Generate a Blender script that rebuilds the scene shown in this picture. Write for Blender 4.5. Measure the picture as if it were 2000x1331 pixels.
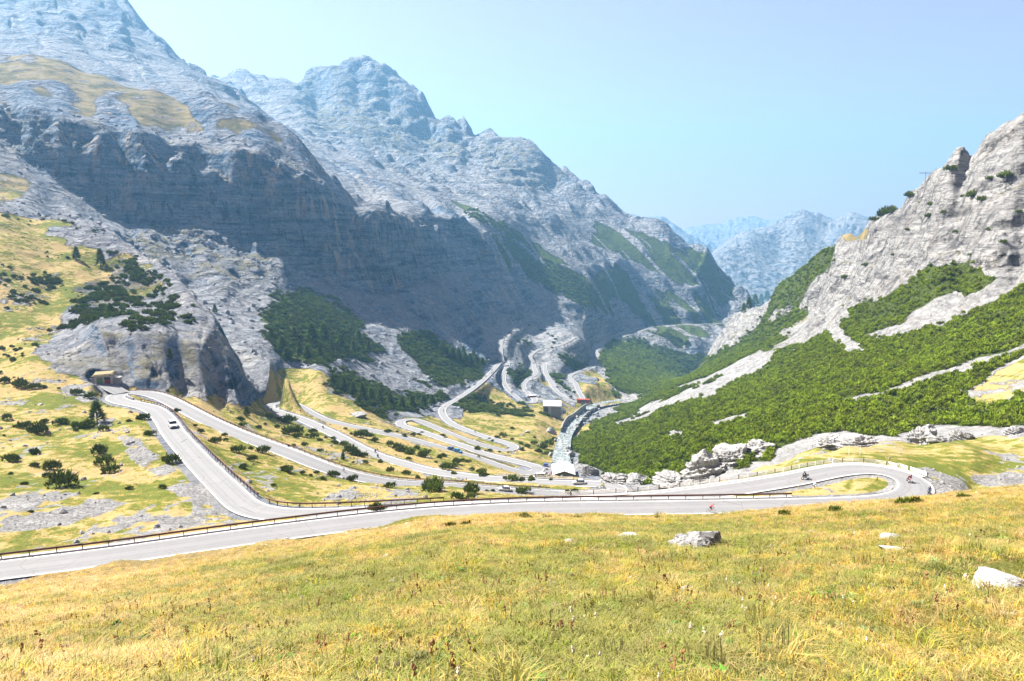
import bpy, bmesh, math, random
import numpy as np
from mathutils import Vector, Matrix, Quaternion

R = math.radians
SC = bpy.context.scene
COL = SC.collection
for o in list(bpy.data.objects):
    bpy.data.objects.remove(o)

# ---------------------------------------------------------------- camera, sky, sun, exposure
F = 24.0 / 36.0 * 2000.0          # focal length in pixels of the 2000 px wide photograph
PITCH = R(8.3)
cam_d = bpy.data.cameras.new('camera')
cam = bpy.data.objects.new('camera', cam_d)
COL.objects.link(cam)
cam.location = (0, 0, 0)
cam.rotation_euler = (R(90) - PITCH, 0, 0)
cam_d.lens = 24
cam_d.sensor_width = 36
cam_d.clip_start = 0.1
cam_d.clip_end = 60000
SC.camera = cam

SUN_EL = R(46.5)
SUN_AZ = R(-63)                   # clockwise from +Y (ahead); negative = to the left
sdir = Vector((math.cos(SUN_EL) * math.sin(SUN_AZ), math.cos(SUN_EL) * math.cos(SUN_AZ), math.sin(SUN_EL)))
world = bpy.data.worlds.new('World')
SC.world = world
world.use_nodes = True
wn = world.node_tree
wn.nodes.clear()
w_out = wn.nodes.new('ShaderNodeOutputWorld')
w_bg = wn.nodes.new('ShaderNodeBackground')
w_sky = wn.nodes.new('ShaderNodeTexSky')
w_sky.sky_type = 'NISHITA'
w_sky.sun_disc = False
w_sky.sun_elevation = SUN_EL
w_sky.sun_rotation = SUN_AZ
w_sky.altitude = 2300
w_sky.air_density = 1.0
w_sky.dust_density = 3.2
w_sky.ozone_density = 2.5
w_bg.inputs['Strength'].default_value = 0.038
w_hsv = wn.nodes.new('ShaderNodeHueSaturation')
w_hsv.inputs['Saturation'].default_value = 0.66
wn.links.new(w_sky.outputs[0], w_hsv.inputs['Color'])
w_mul = wn.nodes.new('ShaderNodeMix'); w_mul.data_type = 'RGBA'; w_mul.blend_type = 'MULTIPLY'
w_mul.inputs[0].default_value = 1.0; w_mul.inputs[7].default_value = (1.48, 0.83, 0.83, 1)
wn.links.new(w_hsv.outputs[0], w_mul.inputs[6]); wn.links.new(w_mul.outputs[2], w_bg.inputs[0])
wn.links.new(w_bg.outputs[0], w_out.inputs[0])
sun_d = bpy.data.lights.new('sun', 'SUN')
sun_d.energy = 5.0
sun_d.angle = R(0.53)
sun_d.color = (1.0, 0.95, 0.87)
sun = bpy.data.objects.new('sun', sun_d)
COL.objects.link(sun)
sun.rotation_euler = sdir.to_track_quat('Z', 'Y').to_euler()
SC.view_settings.view_transform = 'Standard'
SC.view_settings.look = 'None'
SC.view_settings.gamma = 1
SC.view_settings.exposure = 2.15
SC.render.engine = 'CYCLES'
SC.cycles.use_denoising = True
SC.cycles.max_bounces = 4
SC.cycles.diffuse_bounces = 2
SC.cycles.glossy_bounces = 2
SC.cycles.transmission_bounces = 2
SC.cycles.volume_bounces = 0
SC.cycles.transparent_max_bounces = 4
SC.cycles.caustics_reflective = False
SC.cycles.caustics_refractive = False

CP, SP = math.cos(PITCH), math.sin(PITCH)

def tan_at(py):
    v = (py - 665.5) / F
    return -(SP + v * CP) / (CP - v * SP)

def ax_at(px, py):
    v = (py - 665.5) / F
    return ((px - 1000.0) / F) / (CP - v * SP)

def at(px, py, d):
    """world point seen at pixel px, py of the 2000 px photograph, d metres ahead"""
    return Vector((ax_at(px, py) * d, d, tan_at(py) * d))

def pix(x, y, z):
    dep = y * CP - z * SP
    return 1000 + F * x / dep, 665.5 - F * (y * SP + z * CP) / dep

# ---------------------------------------------------------------- noise
_rng = np.random.RandomState(7)
_perm = np.tile(_rng.permutation(256), 3).astype(np.int32)
_ang = np.arange(16) * (2 * np.pi / 16)
_gx, _gy = np.cos(_ang).astype(np.float32), np.sin(_ang).astype(np.float32)

def perlin(x, y, seed=0):
    x = np.asarray(x, np.float64) + seed * 17.31
    y = np.asarray(y, np.float64) - seed * 9.77
    xi = np.floor(x); yi = np.floor(y)
    fx = (x - xi).astype(np.float32); fy = (y - yi).astype(np.float32)
    xi = xi.astype(np.int64) & 255; yi = yi.astype(np.int64) & 255
    u = fx * fx * fx * (fx * (fx * 6 - 15) + 10)
    v = fy * fy * fy * (fy * (fy * 6 - 15) + 10)
    a0 = _perm[xi] + yi; a1 = _perm[xi + 1] + yi
    h00 = _perm[a0] & 15; h01 = _perm[a0 + 1] & 15
    h10 = _perm[a1] & 15; h11 = _perm[a1 + 1] & 15
    n00 = _gx[h00] * fx + _gy[h00] * fy
    n10 = _gx[h10] * (fx - 1) + _gy[h10] * fy
    n01 = _gx[h01] * fx + _gy[h01] * (fy - 1)
    n11 = _gx[h11] * (fx - 1) + _gy[h11] * (fy - 1)
    a = n00 + u * (n10 - n00)
    b = n01 + u * (n11 - n01)
    return (a + v * (b - a)) * 1.5

def sstep(a, b, x):
    t = np.clip((x - a) / (b - a), 0, 1)
    return t * t * (3 - 2 * t)

# ---------------------------------------------------------------- control curves of the land: (px, py, metres ahead)
CTRL = []
def C(*pts):
    CTRL.extend(pts)
def ridge(pts, behind=1.12, fall=0.03, step=None):
    """a skyline: points on it, and points farther off that lie hidden behind it"""
    for (px, py, d) in pts:
        CTRL.append((px, py, d))
        CTRL.append(('raw', ax_at(px, py + fall * F), d * behind, tan_at(py + fall * F)))

def resample(pts, n):
    p = np.array(pts, float)
    s = np.concatenate([[0], np.cumsum(np.linalg.norm(np.diff(p[:, :2], axis=0), axis=1))])
    q = np.linspace(0, s[-1], n)
    return np.stack([np.interp(q, s, p[:, k]) for k in range(p.shape[1])], 1)

# roads: (px, py, metres below the camera)
L1 = [(-330, 1155, 43.2), (-200, 1140, 43.5), (0, 1114, 44), (200, 1089, 44.3), (400, 1060, 44.7), (600, 1033, 45.2), (800, 1010, 45.6),
      (1000, 997, 46.2), (1200, 993, 46.8), (1400, 990, 47.4), (1550, 987, 47.9), (1650, 984, 48.2), (1735, 979, 48.5),
      (1778, 969, 48.7), (1792, 955, 48.8), (1778, 935, 48.9), (1735, 920, 49.0), (1684, 915, 49.1), (1626, 921, 49.3), (1560, 935, 49.5),
      (1450, 953, 49.9), (1350, 967, 50.3), (1250, 978, 50.6), (1150, 984, 50.9), (1050, 988, 51.2), (900, 993, 51.6), (800, 998, 51.8),
      (700, 1003, 52.0), (620, 1006, 52.2), (560, 1006, 52.4), (515, 1002, 52.6), (480, 990, 52.9), (446, 960, 53.4), (389, 903, 54.3), (338, 845, 55.5),
      (321, 819, 56.3), (297, 799, 57.0), (264, 790, 57.7), (238, 785, 58.4), (224, 777, 58.9), (238, 769, 59.3), (262, 767, 59.7), (289, 769, 60.2),
      (321, 779, 60.8), (355, 796, 61.6), (405, 822, 62.8), (473, 852, 64.2), (560, 884, 66.2), (620, 908, 67.8), (660, 922, 69),
      (700, 932, 70), (760, 943, 71.6), (820, 948, 73), (900, 952, 74.6), (950, 957, 75.8), (1010, 961, 77), (1070, 964, 78.2), (1120, 966, 79.2),
      (1165, 966, 80.2), (1200, 962, 81), (1212, 955, 81.7), (1190, 948, 82.5), (1150, 945, 83.2),
      (1090, 944, 84), (1030, 940, 85), (950, 935, 86.6), (890, 928, 88), (830, 918, 89.6), (790, 907, 90.8), (740, 892, 92.2), (700, 874, 93.4), (660, 852, 94.6),
      (620, 833, 95.8), (580, 816, 97.2), (540, 804, 98.6), (524, 796, 99.6), (535, 789, 100.4), (560, 786, 101.2), (580, 792, 102.2), (610, 809, 103.6), (640, 822, 104.6),
      (680, 832, 105.6), (740, 844, 107), (800, 858, 109), (860, 875, 111), (910, 889, 112.8), (950, 902, 114.2), (990, 916, 115.4), (1020, 924, 116.4),
      (1045, 922, 117.4), (1052, 914, 118.0), (1030, 907, 118.8), (990, 897, 120), (950, 888, 121.2), (910, 873, 122.6), (870, 860, 124), (830, 846, 125.8), (800, 836, 127.2),
      (782, 829, 128.2), (786, 822, 129), (810, 820, 130), (840, 831, 131.4), (870, 844, 132.6), (910, 860, 134), (950, 872, 135.6), (980, 879, 137), (1000, 878, 138.2),
      (1004, 872, 139.2), (990, 866, 140.2), (950, 854, 142), (910, 840, 144), (880, 826, 146), (866, 812, 148.4), (864, 800, 150), (874, 790, 152.5), (894, 779, 155.5),
      (920, 762, 159.5), (945, 742, 165), (966, 720, 170.5), (978, 708, 172.6), (988, 706, 173.4), (991, 713, 174.4), (985, 728, 176), (983, 742, 178), (990, 758, 180),
      (1005, 773, 182.3), (1022, 785, 184.6), (1038, 787, 186.2), (1045, 782, 187.5), (1033, 770, 188.6), (1022, 755, 189.8), (1030, 742, 191.2), (1045, 731, 193),
      (1043, 717, 195), (1047, 708, 196.6), (1059, 709, 197.6), (1066, 729, 199.4), (1077, 748, 201.2), (1090, 767, 203.6), (1112, 781, 206), (1130, 786, 207.6), (1138, 782, 208.6),
      (1130, 764, 210.4), (1123, 748, 212), (1113, 736, 213.4), (1129, 726, 215.4), (1150, 717, 218), (1165, 702, 222), (1165, 688, 226), (1163, 682, 228.4), (1170, 674, 230.5)]
SPUR_A = [(980, 706, 172), (978, 696, 167), (977, 682, 161), (978, 668, 157), (986, 652, 155), (1008, 638, 154.5), (1030, 629, 156), (1049, 628, 158)]
SPUR_B = [(1043, 709, 195), (1036, 698, 190), (1042, 690, 188), (1057, 682, 186), (1090, 676, 181), (1108, 668, 178), (1123, 660, 176)]
GALLERY = [(1190, 660, 226), (1222, 652, 228), (1253, 642, 229), (1290, 637, 232), (1325, 635, 236), (1380, 633, 240), (1428, 631, 243)]
BUNKER_RD = [(238, 768, 59.0), (222, 760, 57.9), (204, 748, 56.4)]
YARD = [(1036, 917, 117.6), (1060, 920, 117.9), (1085, 926, 118.3), (1108, 932, 118.8)]
HUT_RD = [(1046, 776, 188), (1058, 782, 188.5), (1070, 790, 189), (1080, 795, 189.5)]

def road3d(pts, step_px=7):
    out = []
    for (px, py, dr) in pts:
        d = dr / -tan_at(py)
        out.append(at(px, py, d))
    return out

def catmull(P, per):
    """smooth path through P with points about `per` metres apart"""
    Q = [P[0] * 2 - P[1]] + list(P) + [P[-1] * 2 - P[-2]]
    out = []
    for i in range(1, len(Q) - 2):
        p0, p1, p2, p3 = Q[i - 1], Q[i], Q[i + 1], Q[i + 2]
        n = max(2, int((p2 - p1).length / per))
        t0, t1 = (p0 - p1).length ** 0.5 + 1e-6, (p1 - p2).length ** 0.5 + 1e-6
        t2 = (p2 - p3).length ** 0.5 + 1e-6
        m1 = ((p1 - p0) / t0 - (p2 - p0) / (t0 + t1) + (p2 - p1) / t1) * t1
        m2 = ((p2 - p1) / t1 - (p3 - p1) / (t1 + t2) + (p3 - p2) / t2) * t1
        for k in range(n):
            s = k / n
            out.append(p1 * (2*s**3 - 3*s*s + 1) + m1 * (s**3 - 2*s*s + s) + p2 * (-2*s**3 + 3*s*s) + m2 * (s**3 - s*s))
    out.append(P[-1].copy())
    return out

def smooth_path(P, it=2):
    P = [p.copy() for p in P]
    for _ in range(it):
        P = [P[0]] + [(P[i-1] + P[i] * 2 + P[i+1]) / 4 for i in range(1, len(P) - 1)] + [P[-1]]
    return P

ROADS = {}
for nm, pts, hw, per in (('pass', L1, 3.3, 1.5), ('spur_a', SPUR_A, 4.0, 4), ('spur_b', SPUR_B, 3.2, 4), ('gallery', GALLERY, 4.0, 8), ('bunker', BUNKER_RD, 3.2, 1.5), ('hut', HUT_RD, 4.0, 3), ('yard', YARD, 6.5, 2)):
    ROADS[nm] = (smooth_path(catmull(road3d(pts), per), 6 if nm == 'pass' else 2), hw)
for nm, pts in (('pass', L1), ('spur_a', SPUR_A), ('spur_b', SPUR_B), ('gallery', GALLERY)):
    for (px, py, dr) in pts:
        CTRL.append((px, py, dr / -tan_at(py)))

STREAM = [(1098, 905, 131), (1096, 890, 137), (1100, 870, 148), (1105, 850, 160), (1122, 825, 177), (1142, 803, 200), (1160, 792, 213), (1185, 786, 221), (1215, 781, 231)]
for (px, py, dr) in STREAM:
    CTRL.append((px, py, dr / -tan_at(py)))

# meadow at the feet of the camera falls away as  -1.3 - s * y ,  s by bearing
def s_of(a):
    return np.interp(a, [-1.2, -0.76, -0.53, -0.30, -0.075, 0.075, 0.30, 0.52, 0.75, 1.2],
                     [0.60, 0.517, 0.484, 0.444, 0.404, 0.398, 0.400, 0.379, 0.359, 0.32])
def meadow_z(x, y):
    return -1.3 - y * s_of(x / np.maximum(y, 8.0))
for px in range(-500, 2600, 150):
    a = (px - 1000) / F
    for d in (40, 60, 78):
        z = float(meadow_z(a * d, d))
        CTRL.append(('raw', a, d, z / d))
# upper edge of the meadow, beside or above the first road
for (px, py, d) in [(300, 1106, 81), (600, 1057, 93), (750, 1035, 97), (900, 1012, 101), (1000, 1011, 104), (1100, 1012, 106), (1250, 1013, 107), (1400, 1010, 108), (1550, 1003, 109), (1650, 994, 110), (1740, 986, 112), (1800, 978, 112), (1850, 971, 115), (1920, 965, 118), (2000, 958, 120), (2200, 940, 122)]:
    C((px, py, d))
# behind that edge on the right the ground dips to the hairpin, then rises to the gravel bank
C((1900, 962, 136), (2000, 952, 140), (2200, 930, 145), (1900, 930, 145), (2000, 915, 152), (2200, 880, 160), (1850, 915, 148),
  (2000, 880, 170), (1900, 885, 163), (2000, 850, 186), (1850, 868, 180), (1750, 876, 177), (1650, 878, 172), (1560, 896, 163), (1450, 925, 160), (1350, 948, 158), (1250, 962, 158),
  (2200, 800, 200), (1700, 888, 160), (1600, 893, 160))
# ravine behind the hairpin (hidden) and foot of the right slope
for (px, d, z) in [(1300, 190, -76), (1450, 200, -78), (1560, 198, -72), (1650, 196, -66), (1750, 196, -60), (1250, 215, -86)]:
    CTRL.append(('raw', (px - 1000) / F, d, z / d))
C((1210, 935, 330), (1260, 945, 285), (1300, 942, 262), (1380, 925, 246), (1450, 905, 236), (1530, 890, 228), (1600, 875, 222), (1700, 868, 216), (1800, 868, 212), (1900, 850, 208), (2000, 832, 205), (2200, 780, 215))
C((1130, 880, 430), (1150, 908, 380), (1170, 925, 350))
C((1400, 850, 300), (1600, 800, 290), (1800, 760, 275), (2000, 710, 265), (2250, 620, 280),
  (1300, 870, 360), (1220, 870, 430), (1180, 850, 520), (1500, 800, 345), (1700, 730, 330), (1900, 660, 320), (2000, 620, 315),
  (1400, 780, 450), (1300, 800, 560), (1230, 815, 700), (1600, 720, 420), (1800, 650, 390), (2000, 560, 360), (2250, 430, 380),
  (1500, 730, 540), (1400, 735, 700), (1300, 770, 760), (1600, 670, 520), (1700, 630, 480), (1850, 600, 400),
  (1240, 795, 860), (1300, 755, 950), (1380, 712, 1150), (1480, 690, 720), (1440, 690, 900),
  (2000, 510, 385), (1880, 540, 420), (1780, 560, 460), (1700, 590, 520), (1620, 620, 610), (1550, 640, 740), (1480, 670, 880))
# right cliffs: face and skyline
C((2000, 430, 405), (1900, 460, 430), (1800, 500, 475), (1720, 540, 530), (2000, 340, 425), (1900, 380, 455), (1800, 420, 520), (1730, 470, 585), (1660, 560, 640), (1600, 590, 740), (1540, 620, 860), (1480, 650, 1020),
  (2000, 280, 440), (1950, 310, 455), (1880, 350, 490), (1840, 350, 530))
ridge([(2250, 60, 430), (2100, 165, 445), (2000, 228, 460), (1960, 252, 472), (1920, 278, 484), (1880, 300, 500), (1850, 320, 515), (1830, 334, 526), (1812, 352, 540), (1795, 368, 555), (1775, 380, 570), (1765, 398, 580),
       (1740, 412, 600), (1718, 424, 625), (1702, 430, 640), (1693, 446, 660), (1684, 458, 680), (1660, 460, 715), (1640, 466, 745), (1612, 490, 800), (1590, 508, 850), (1565, 528, 910), (1540, 548, 970), (1520, 566, 1020),
       (1500, 585, 1080), (1480, 602, 1140), (1462, 612, 1200), (1448, 622, 1260), (1436, 640, 1310), (1424, 655, 1340), (1410, 676, 1360), (1396, 694, 1370), (1380, 708, 1330)], 1.10, 0.06)
# left hillside below the bunker
C((0, 1062, 103), (0, 1010, 115), (0, 950, 138), (0, 850, 186), (0, 760, 242), (0, 700, 285), (0, 650, 320), (-300, 1000, 105), (-300, 850, 160), (-300, 650, 260), (-600, 900, 110), (-600, 600, 230),
  (200, 1030, 112), (200, 900, 164), (200, 800, 226), (100, 900, 162), (150, 745, 262), (300, 960, 140), (400, 1010, 122), (100, 720, 270), (60, 690, 285), (205, 742, 264), (290, 745, 275),
  (350, 757, 288), (420, 770, 305), (480, 778, 325), (560, 740, 420))
# buttress above the bunker, with a rough face and a grassy back
C((-300, 380, 420), (0, 411, 500), (0, 470, 440), (0, 540, 390), (0, 600, 350), (100, 430, 520), (100, 500, 450), (100, 580, 385), (100, 650, 330), (200, 540, 440), (200, 600, 380),
  (160, 640, 328), (300, 570, 420), (250, 615, 352), (330, 620, 356), (130, 690, 298), (200, 716, 284), (250, 730, 282), (330, 722, 290), (400, 740, 302), (450, 760, 312),
  (200, 658, 298), (260, 653, 301), (330, 657, 312), (400, 675, 326), (440, 714, 328))
ridge([(130, 425, 545), (180, 440, 540), (220, 462, 530), (260, 490, 510), (300, 512, 480), (340, 540, 450), (375, 575, 425), (405, 615, 395), (430, 645, 375), (450, 680, 355), (470, 715, 348)], 1.12, 0.035)
# gully of bare rock behind the buttress, scree fan and cliff foot beside it
C((210, 440, 690), (250, 480, 680), (380, 560, 660), (430, 600, 600), (470, 660, 520), (500, 710, 460), (530, 730, 440), (300, 458, 745), (400, 464, 780), (350, 474, 745), (450, 474, 795), (500, 486, 815), (350, 456, 770),
  (550, 510, 800), (400, 520, 700), (480, 540, 720), (560, 560, 740), (500, 600, 640), (560, 640, 600), (540, 690, 520), (620, 600, 740), (680, 640, 740), (640, 690, 580), (740, 700, 700), (600, 715, 520), (545, 717, 505), (620, 722, 500),
  (690, 720, 600), (770, 745, 640), (830, 765, 650), (700, 780, 480), (640, 765, 470), (760, 805, 500), (850, 805, 600), (800, 740, 680), (850, 720, 760), (900, 745, 780), (940, 718, 900),
  (760, 640, 830), (800, 620, 900), (850, 640, 940), (900, 660, 980), (950, 680, 1010), (950, 620, 1240), (900, 580, 1180), (1000, 600, 1320), (1050, 610, 1450), (1100, 640, 1400), (1150, 650, 1500),
  (930, 780, 720), (950, 800, 640), (1020, 812, 640), (1060, 830, 580), (1000, 850, 520), (1150, 760, 960), (1190, 755, 1020), (1200, 720, 1250), (1250, 750, 1150), (1080, 735, 1030), (1060, 765, 900))
# great cliff band: foot and brow
FOOT = [(-300, 200, 800), (-100, 240, 790), (0, 275, 790), (100, 335, 790), (200, 405, 790), (300, 440, 810), (420, 432, 850), (520, 492, 870), (600, 530, 905), (700, 556, 955), (760, 556, 1030), (830, 522, 1190), (900, 502, 1340), (960, 500, 1440), (1000, 540, 1480)]
BROW = [(-300, 120, 880), (-100, 170, 870), (0, 205, 864), (100, 232, 861), (200, 252, 861), (300, 282, 873), (400, 300, 911), (500, 312, 943), (560, 326, 962), (600, 345, 976), (650, 392, 996), (700, 420, 1026), (760, 433, 1085), (830, 438, 1255), (900, 440, 1410), (960, 478, 1490)]
FA, BA = np.array(FOOT, float), np.array(BROW, float)
def n1d(v, s):
    return float(perlin(np.array([v]), np.array([s * 3.7 + .3]), s)[0])
for px in np.arange(-300, 961, 13.0):
    fy_, fd_ = np.interp(px, FA[:, 0], FA[:, 1]), np.interp(px, FA[:, 0], FA[:, 2]); by_ = np.interp(px, BA[:, 0], BA[:, 1])
    k1 = n1d(px / 120, 21) + .6 * n1d(px / 42, 22); k2 = n1d(px / 95, 23) + .5 * n1d(px / 36, 24); k3 = n1d(px / 80, 25); k4 = n1d(px / 60, 26)
    m1 = by_ + (fy_ - by_) * min(.62, max(.22, .40 + .28 * k1)); d1 = fd_ + 20 + 13 * k2
    d2 = d1 + max(8, 30 + 34 * k3)
    CTRL.append((px, fy_ + 9, fd_ - 13)); CTRL.append((px, fy_ + 24, fd_ - 36))
    CTRL.append((px, fy_, fd_ + 6 * k4)); CTRL.append((px, m1, d1)); CTRL.append((px, m1 - (m1 - by_) * .35, d2)); b0 = by_ + 8 * k4; d3 = d2 + 14 + 6 * k4
    CTRL.append((px, b0, d3)); CTRL.append((px, b0 - 5, d3 + 14)); CTRL.append((px, b0 - 12, d3 + 40))
C((1000, 540, 1480))
C((0, 330, 720), (100, 390, 720), (0, 390, 640), (150, 420, 690), (60, 405, 640), (-300, 300, 650))
# bench of golden grass over the brow
C((0, 160, 1000), (150, 200, 985), (300, 235, 985), (420, 262, 985), (500, 270, 1000))
ridge([(-300, 60, 1200), (-100, 95, 1200), (0, 110, 1200), (60, 108, 1200), (120, 120, 1190), (200, 148, 1170), (300, 172, 1150), (400, 186, 1130), (450, 203, 1110), (500, 222, 1100), (550, 250, 1095), (590, 282, 1100), (620, 325, 1100), (650, 350, 1110), (690, 378, 1125), (750, 395, 1160), (830, 408, 1345), (900, 425, 1480)], 1.08, 0.02)
# far left slope up to its skyline
C((0, 85, 1750), (100, 95, 1750), (200, 130, 1760), (300, 165, 1740), (400, 182, 1800), (0, 20, 2150), (100, 30, 2150), (200, 60, 2150), (300, 120, 2050), (0, -120, 2700), (-300, -100, 2600), (-600, 0, 2400), (-600, 200, 1200), (-900, 100, 1200), (-900, 500, 400), (-600, 400, 500))
ridge([(-300, -330, 3000), (0, -200, 2900), (120, -90, 2750), (180, -45, 2680), (225, -4, 2620), (245, 18, 2580), (262, 42, 2540), (282, 68, 2500), (310, 92, 2440), (335, 118, 2390), (360, 138, 2340), (385, 155, 2290), (410, 168, 2260), (440, 190, 2220), (480, 215, 2180), (520, 245, 2120)], 1.10, 0.03)
# central massif
C((600, 252, 2500), (680, 272, 2500), (760, 292, 2480), (830, 318, 2450), (900, 325, 2420), (560, 225, 2600), (650, 305, 1950), (750, 345, 1850), (850, 375, 1850), (950, 400, 1850), (1000, 425, 1850), (1100, 430, 2100), (1200, 462, 2250),
  (700, 335, 1650), (620, 215, 3050), (700, 190, 3060), (760, 210, 3020), (830, 270, 2850), (900, 290, 2750), (960, 310, 2650), (1020, 330, 2560), (1080, 370, 2500), (1150, 410, 2430),
  (760, 385, 1400), (860, 400, 1560), (920, 425, 1600), (1000, 478, 1650), (1100, 505, 1800), (1200, 545, 1930), (1300, 575, 2050), (1400, 615, 2150), (1440, 632, 2090), (1020, 520, 1630), (1080, 560, 1620), (1150, 600, 1620), (1220, 640, 1790), (1300, 655, 1750), (1360, 690, 1700), (1300, 700, 1600), (1240, 700, 1450))
MASSIF = [(380, 190, 3350), (410, 158, 3300), (440, 160, 3280), (470, 153, 3280), (500, 152, 3260), (515, 161, 3260), (545, 156, 3260), (560, 160, 3250), (582, 172, 3240), (600, 156, 3230), (615, 149, 3230), (640, 150, 3220), (660, 149, 3220), (680, 138, 3210), (690, 132, 3200), (715, 126, 3200), (740, 131, 3200), (762, 141, 3190), (785, 160, 3170), (810, 181, 3140), (830, 206, 3100), (845, 236, 3060), (870, 240, 3030), (905, 250, 2990), (918, 270, 2960), (930, 281, 2940), (945, 271, 2930), (955, 267, 2920), (968, 275, 2900), (982, 284, 2880), (1000, 281, 2870), (1020, 278, 2850), (1045, 300, 2820), (1075, 330, 2780), (1110, 347, 2740), (1150, 373, 2690), (1190, 401, 2640), (1220, 428, 2600), (1260, 440, 2560), (1290, 446, 2520), (1320, 474, 2470), (1350, 490, 2430), (1375, 496, 2400), (1400, 530, 2360), (1420, 551, 2330), (1440, 570, 2300), (1455, 580, 2280), (1464, 596, 2260)]
ridge(MASSIF, 1.10, 0.05)
# mountain across the gap and the ranges far behind it
ridge([(1230, 560, 4700), (1395, 500, 4800), (1420, 476, 4900), (1460, 455, 5000), (1490, 451, 5050), (1520, 440, 5100), (1545, 425, 5150), (1575, 416, 5200), (1600, 420, 5200), (1640, 426, 5200), (1660, 417, 5200), (1682, 422, 5200), (1700, 432, 5150), (1760, 445, 5100), (1900, 470, 5000)], 1.08, 0.03)
C((1400, 580, 4000), (1450, 560, 4200), (1500, 540, 4300), (1550, 560, 4100), (1600, 520, 4400), (1470, 620, 3700), (1650, 480, 4600), (1520, 490, 4700), (1600, 455, 4850), (1700, 500, 4400))
ridge([(1150, 430, 7200), (1230, 427, 7200), (1255, 432, 7200), (1275, 434, 7200), (1290, 426, 7200), (1302, 436, 7200), (1325, 448, 7100), (1350, 470, 7000), (1375, 482, 6900), (1395, 492, 6800), (1500, 520, 6700), (1700, 520, 6700)], 1.07, 0.02)
ridge([(1200, 460, 9300), (1330, 452, 9300), (1350, 445, 9300), (1380, 441, 9300), (1410, 440, 9300), (1440, 431, 9300), (1470, 427, 9300), (1490, 431, 9300), (1520, 429, 9300), (1550, 419, 9300), (1565, 424, 9300), (1600, 432, 9300), (1700, 430, 9300), (1900, 440, 9300)], 1.08, 0.02)
for px in range(-600, 2700, 400):
    CTRL.append((px, 490, 11500))
C((2600, 300, 450), (2600, 500, 330), (2600, 800, 190), (2600, 700, 230), (2600, 200, 900), (2600, 400, 3000), (200, 300, 4000), (-600, 300, 5000), (900, 420, 4500), (600, 400, 6000), (2200, 450, 6000))

WL = 0.30
def solve_rbf():
    P, T = [], []
    for c in CTRL:
        if c[0] == 'raw':
            P.append((c[1], WL * math.log(c[2]))); T.append(c[3])
        else:
            P.append((ax_at(c[0], c[1]), WL * math.log(c[2]))); T.append(tan_at(c[1]))
    P = np.array(P); T = np.array(T)
    key = np.round(P / 0.0015).astype(int)
    _, idx = np.unique(key, axis=0, return_index=True)
    P, T = P[idx], T[idx]
    n = len(P)
    D = np.sqrt(((P[:, None] - P[None]) ** 2).sum(-1) + CS2)
    A = np.zeros((n + 3, n + 3))
    A[:n, :n] = D - np.eye(n) * 2e-4
    A[:n, n] = 1; A[:n, n+1:n+3] = P
    A[n, :n] = 1; A[n+1:n+3, :n] = P.T
    w = np.linalg.solve(A, np.concatenate([T, np.zeros(3)]))
    return P, w
CS2 = 0.010 ** 2
RP, RW = solve_rbf()
def rbf(a, L):
    out = np.empty(a.size)
    a = a.ravel(); L = L.ravel() * WL
    n = len(RP)
    for i in range(0, a.size, 20000):
        aa, ll = a[i:i+20000], L[i:i+20000]
        D = np.sqrt((aa[:, None] - RP[None, :, 0]) ** 2 + (ll[:, None] - RP[None, :, 1]) ** 2 + CS2)
        out[i:i+20000] = D @ RW[:n] + RW[n] + RW[n+1] * aa + RW[n+2] * ll
    return out

# ---------------------------------------------------------------- the grid of the land
pxs = np.concatenate([np.linspace(-620, -44, 110), np.arange(-40, 2041, 2.2), np.linspace(2046, 2620, 110)])
A1 = (pxs - 1000) / F
def lrows(a, b, r):
    return np.exp(np.arange(math.log(a), math.log(b), r))
YR = np.concatenate([lrows(8, 55, 0.010), lrows(55, 250, 0.0048), lrows(250, 380, 0.0028), lrows(380, 700, 0.0019), lrows(700, 780, 0.0022), lrows(780, 1120, 0.0014), lrows(1120, 1400, 0.0024), lrows(1400, 3400, 0.0036), lrows(3400, 11000, 0.008)])
NC, NR = len(A1), len(YR)
def cr_upsample(M, xi, axis):
    M = np.moveaxis(M, axis, 0)
    n = M.shape[0]
    i = np.clip(np.floor(xi).astype(int), 0, n - 2)
    f = (xi - i)[:, None]
    g = lambda k: M[np.clip(i + k, 0, n - 1)]
    p0, p1, p2, p3 = g(-1), g(0), g(1), g(2)
    r = p1 + 0.5 * f * (p2 - p0 + f * (2*p0 - 5*p1 + 4*p2 - p3 + f * (3*(p1 - p2) + p3 - p0)))
    return np.moveaxis(r, 0, axis)
ci = np.arange(0, NC, 3); ri = np.arange(0, NR, 3)
if ci[-1] != NC - 1: ci = np.append(ci, NC - 1)
if ri[-1] != NR - 1: ri = np.append(ri, NR - 1)
AA, LL = np.meshgrid(A1[ci], np.log(YR[ri]))
Tc = rbf(AA, LL).reshape(AA.shape)
T = cr_upsample(Tc, np.interp(np.arange(NR), ri, np.arange(len(ri))), 0)
T = cr_upsample(T, np.interp(np.arange(NC), ci, np.arange(len(ci))), 1)
Y = np.repeat(YR[:, None], NC, 1)
X = Y * A1[None]
Z = T * Y
wm = 1 - sstep(45, 70, Y)
Z = Z * (1 - wm) + meadow_z(X, Y) * wm
BASE_PX, BASE_PY = pix(X, Y, Z)
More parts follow.
